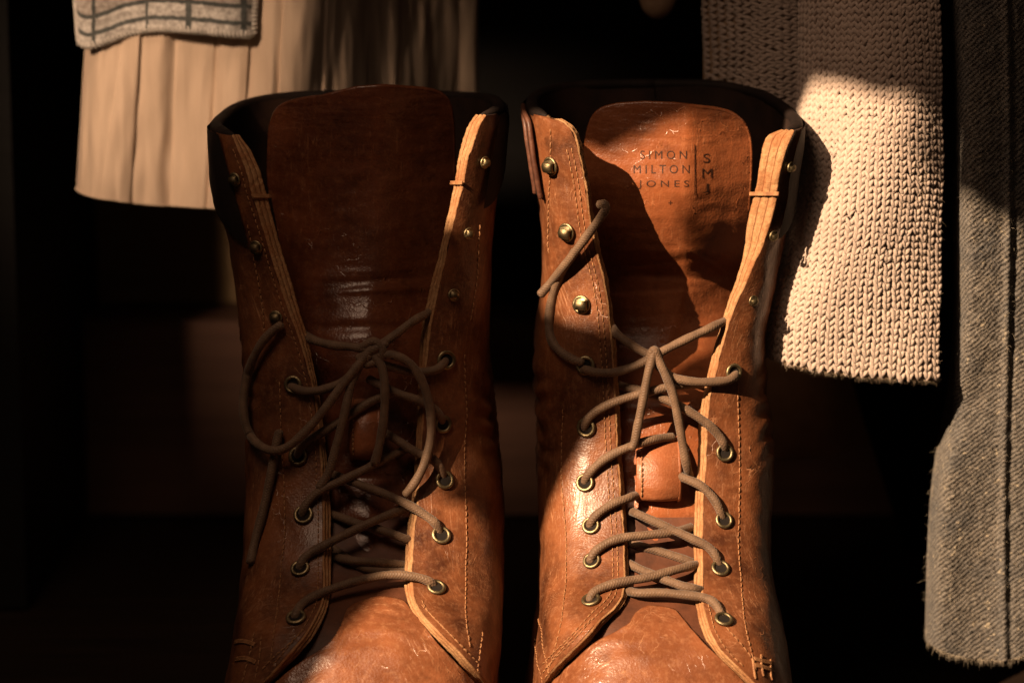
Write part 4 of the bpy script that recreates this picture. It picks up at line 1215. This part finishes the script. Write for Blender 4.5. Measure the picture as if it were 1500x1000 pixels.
# ------------------------------------------------------------------ closet
def m_wood(name, a, b, sc=1.0):
    n = NT(name)
    co = n.coord("Object", scale=(1.0 * sc, 14 * sc, 14 * sc))
    g = n.noise(co, 9, 5, .6, .6)
    c = n.mix(n.ramp(g, [(.35, 0.0), (.65, 1.0)]), a, b)
    nb = n.bump(g, .25, .001)
    return n.out(c, .6, nb, Specular_IOR_Level=.25)
wood_d = m_wood("dark_closet_wood", (.022, .013, .0075), (.034, .020, .011))
wood_r = m_wood("reddish_dark_wood", (.085, .042, .028), (.12, .06, .04))
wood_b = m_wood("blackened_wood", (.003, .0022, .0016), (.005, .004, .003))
wood_f = m_wood("closet_floor_wood", (.008, .004, .002), (.016, .008, .004))

def slab(name, mat, *box_):
    mb = MB(); mb.box(*box_)
    return tag(mb.build(name, mat, smooth=False), kind="structure")
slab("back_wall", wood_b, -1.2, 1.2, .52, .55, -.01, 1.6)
slab("floor", wood_f, -1.2, 1.2, -.9, .52, -.03, 0.0)
pb = W(68, 470, .44)
slab("lower_panel", wood_r, pb[0], 1.1, .44, .516, .002, pb[2])
pu0, pu1 = W(68, 470, .50), W(345, 165, .50)
slab("back_panel", m_wood("brown_back_board", (.26, .17, .085), (.34, .23, .12)), pu0[0], pu1[0], .50, .5195, pb[2] + .001, pu1[2])
slab("shade_board", wood_b, -1.1, 1.1, .00, .5195, .45, .47)  # unseen board added to keep fill light off the skirt's right end
ps = W(58, 500, .30)
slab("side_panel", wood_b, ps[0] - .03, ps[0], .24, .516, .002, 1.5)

# ------------------------------------------------------------------ added unseen gobo, hole cut to shape the sun patches (left of the camera)
#GOBO_BEGIN
GOBO_HOLES = [
    [(-0.0153, 0.0465), (-0.0178, 0.0455), (-0.0283, 0.0556), (-0.0335, 0.0597), (-0.0375, 0.0646), (-0.0422, 0.0745), (-0.0506, 0.0832), (-0.0702, 0.0817), (-0.0771, 0.0851), (-0.0752, 0.0732), (-0.0855, 0.0704), (-0.0969, 0.0723), (-0.1136, 0.0458), (-0.125, -0.0499), (-0.0164, -0.1419), (-0.0126, -0.1081), (-0.0126, -0.0955), (-0.0105, -0.0821), (-0.0077, -0.069), (-0.0029, -0.0484), (-0.0051, -0.0402), (-0.0065, -0.0311), (-0.0065, -0.0495), (-0.0206, -0.0425), (-0.0286, -0.0248), (-0.0319, -0.0169), (-0.0344, -0.013), (-0.0405, -0.003), (-0.0412, 0.016), (-0.0372, 0.04), (-0.0335, 0.043), (-0.0312, 0.03), (-0.031, 0.012), (-0.0319, 0.0041), (-0.0218, 0.0037), (-0.0124, 0.0055), (-0.0016, 0.013), (0.0019, 0.0112), (0.001, 0.022), (-0.0002, 0.0312), (-0.001, 0.0385), (-0.003, 0.0425), (-0.0053, 0.0443)],
]
#GOBO_END
gr = np.cross(SUN_DIR, [0, 0, 1]); gr /= np.linalg.norm(gr)
gu = np.cross(gr, SUN_DIR) * -1
gu = gu if gu[2] > 0 else -gu
gc = AIM + SUN_DIR * 1.6
def sun_gobo():
    cu = bpy.data.curves.new("sun_gobo", 'CURVE')
    cu.dimensions = '2D'; cu.fill_mode = 'BOTH'; cu.extrude = .0
    for poly in [[(-1.3, -.75), (.62, -.75), (.62, 1.0), (-1.3, 1.0)]] + GOBO_HOLES:
        sp = cu.splines.new('POLY'); sp.points.add(len(poly) - 1); sp.use_cyclic_u = True
        for p, (a, b) in zip(sp.points, poly): p.co = (a, b, 0, 1)
    tmp = bpy.data.objects.new("w", cu); COL.objects.link(tmp)
    me = bpy.data.meshes.new_from_object(tmp.evaluated_get(bpy.context.evaluated_depsgraph_get()))
    bpy.data.objects.remove(tmp)
    me.name = "sun_gobo"
    me.materials.clear(); me.materials.append(wood_b)
    o = bpy.data.objects.new("sun_gobo", me)
    R3 = Matrix((Vector(gr), Vector(gu), Vector(np.cross(gr, gu)))).transposed()
    o.matrix_world = Matrix.Translation(Vector(gc)) @ R3.to_4x4()
    o["kind"] = "structure"
    COL.objects.link(o)
if GOBO_HOLES: sun_gobo()
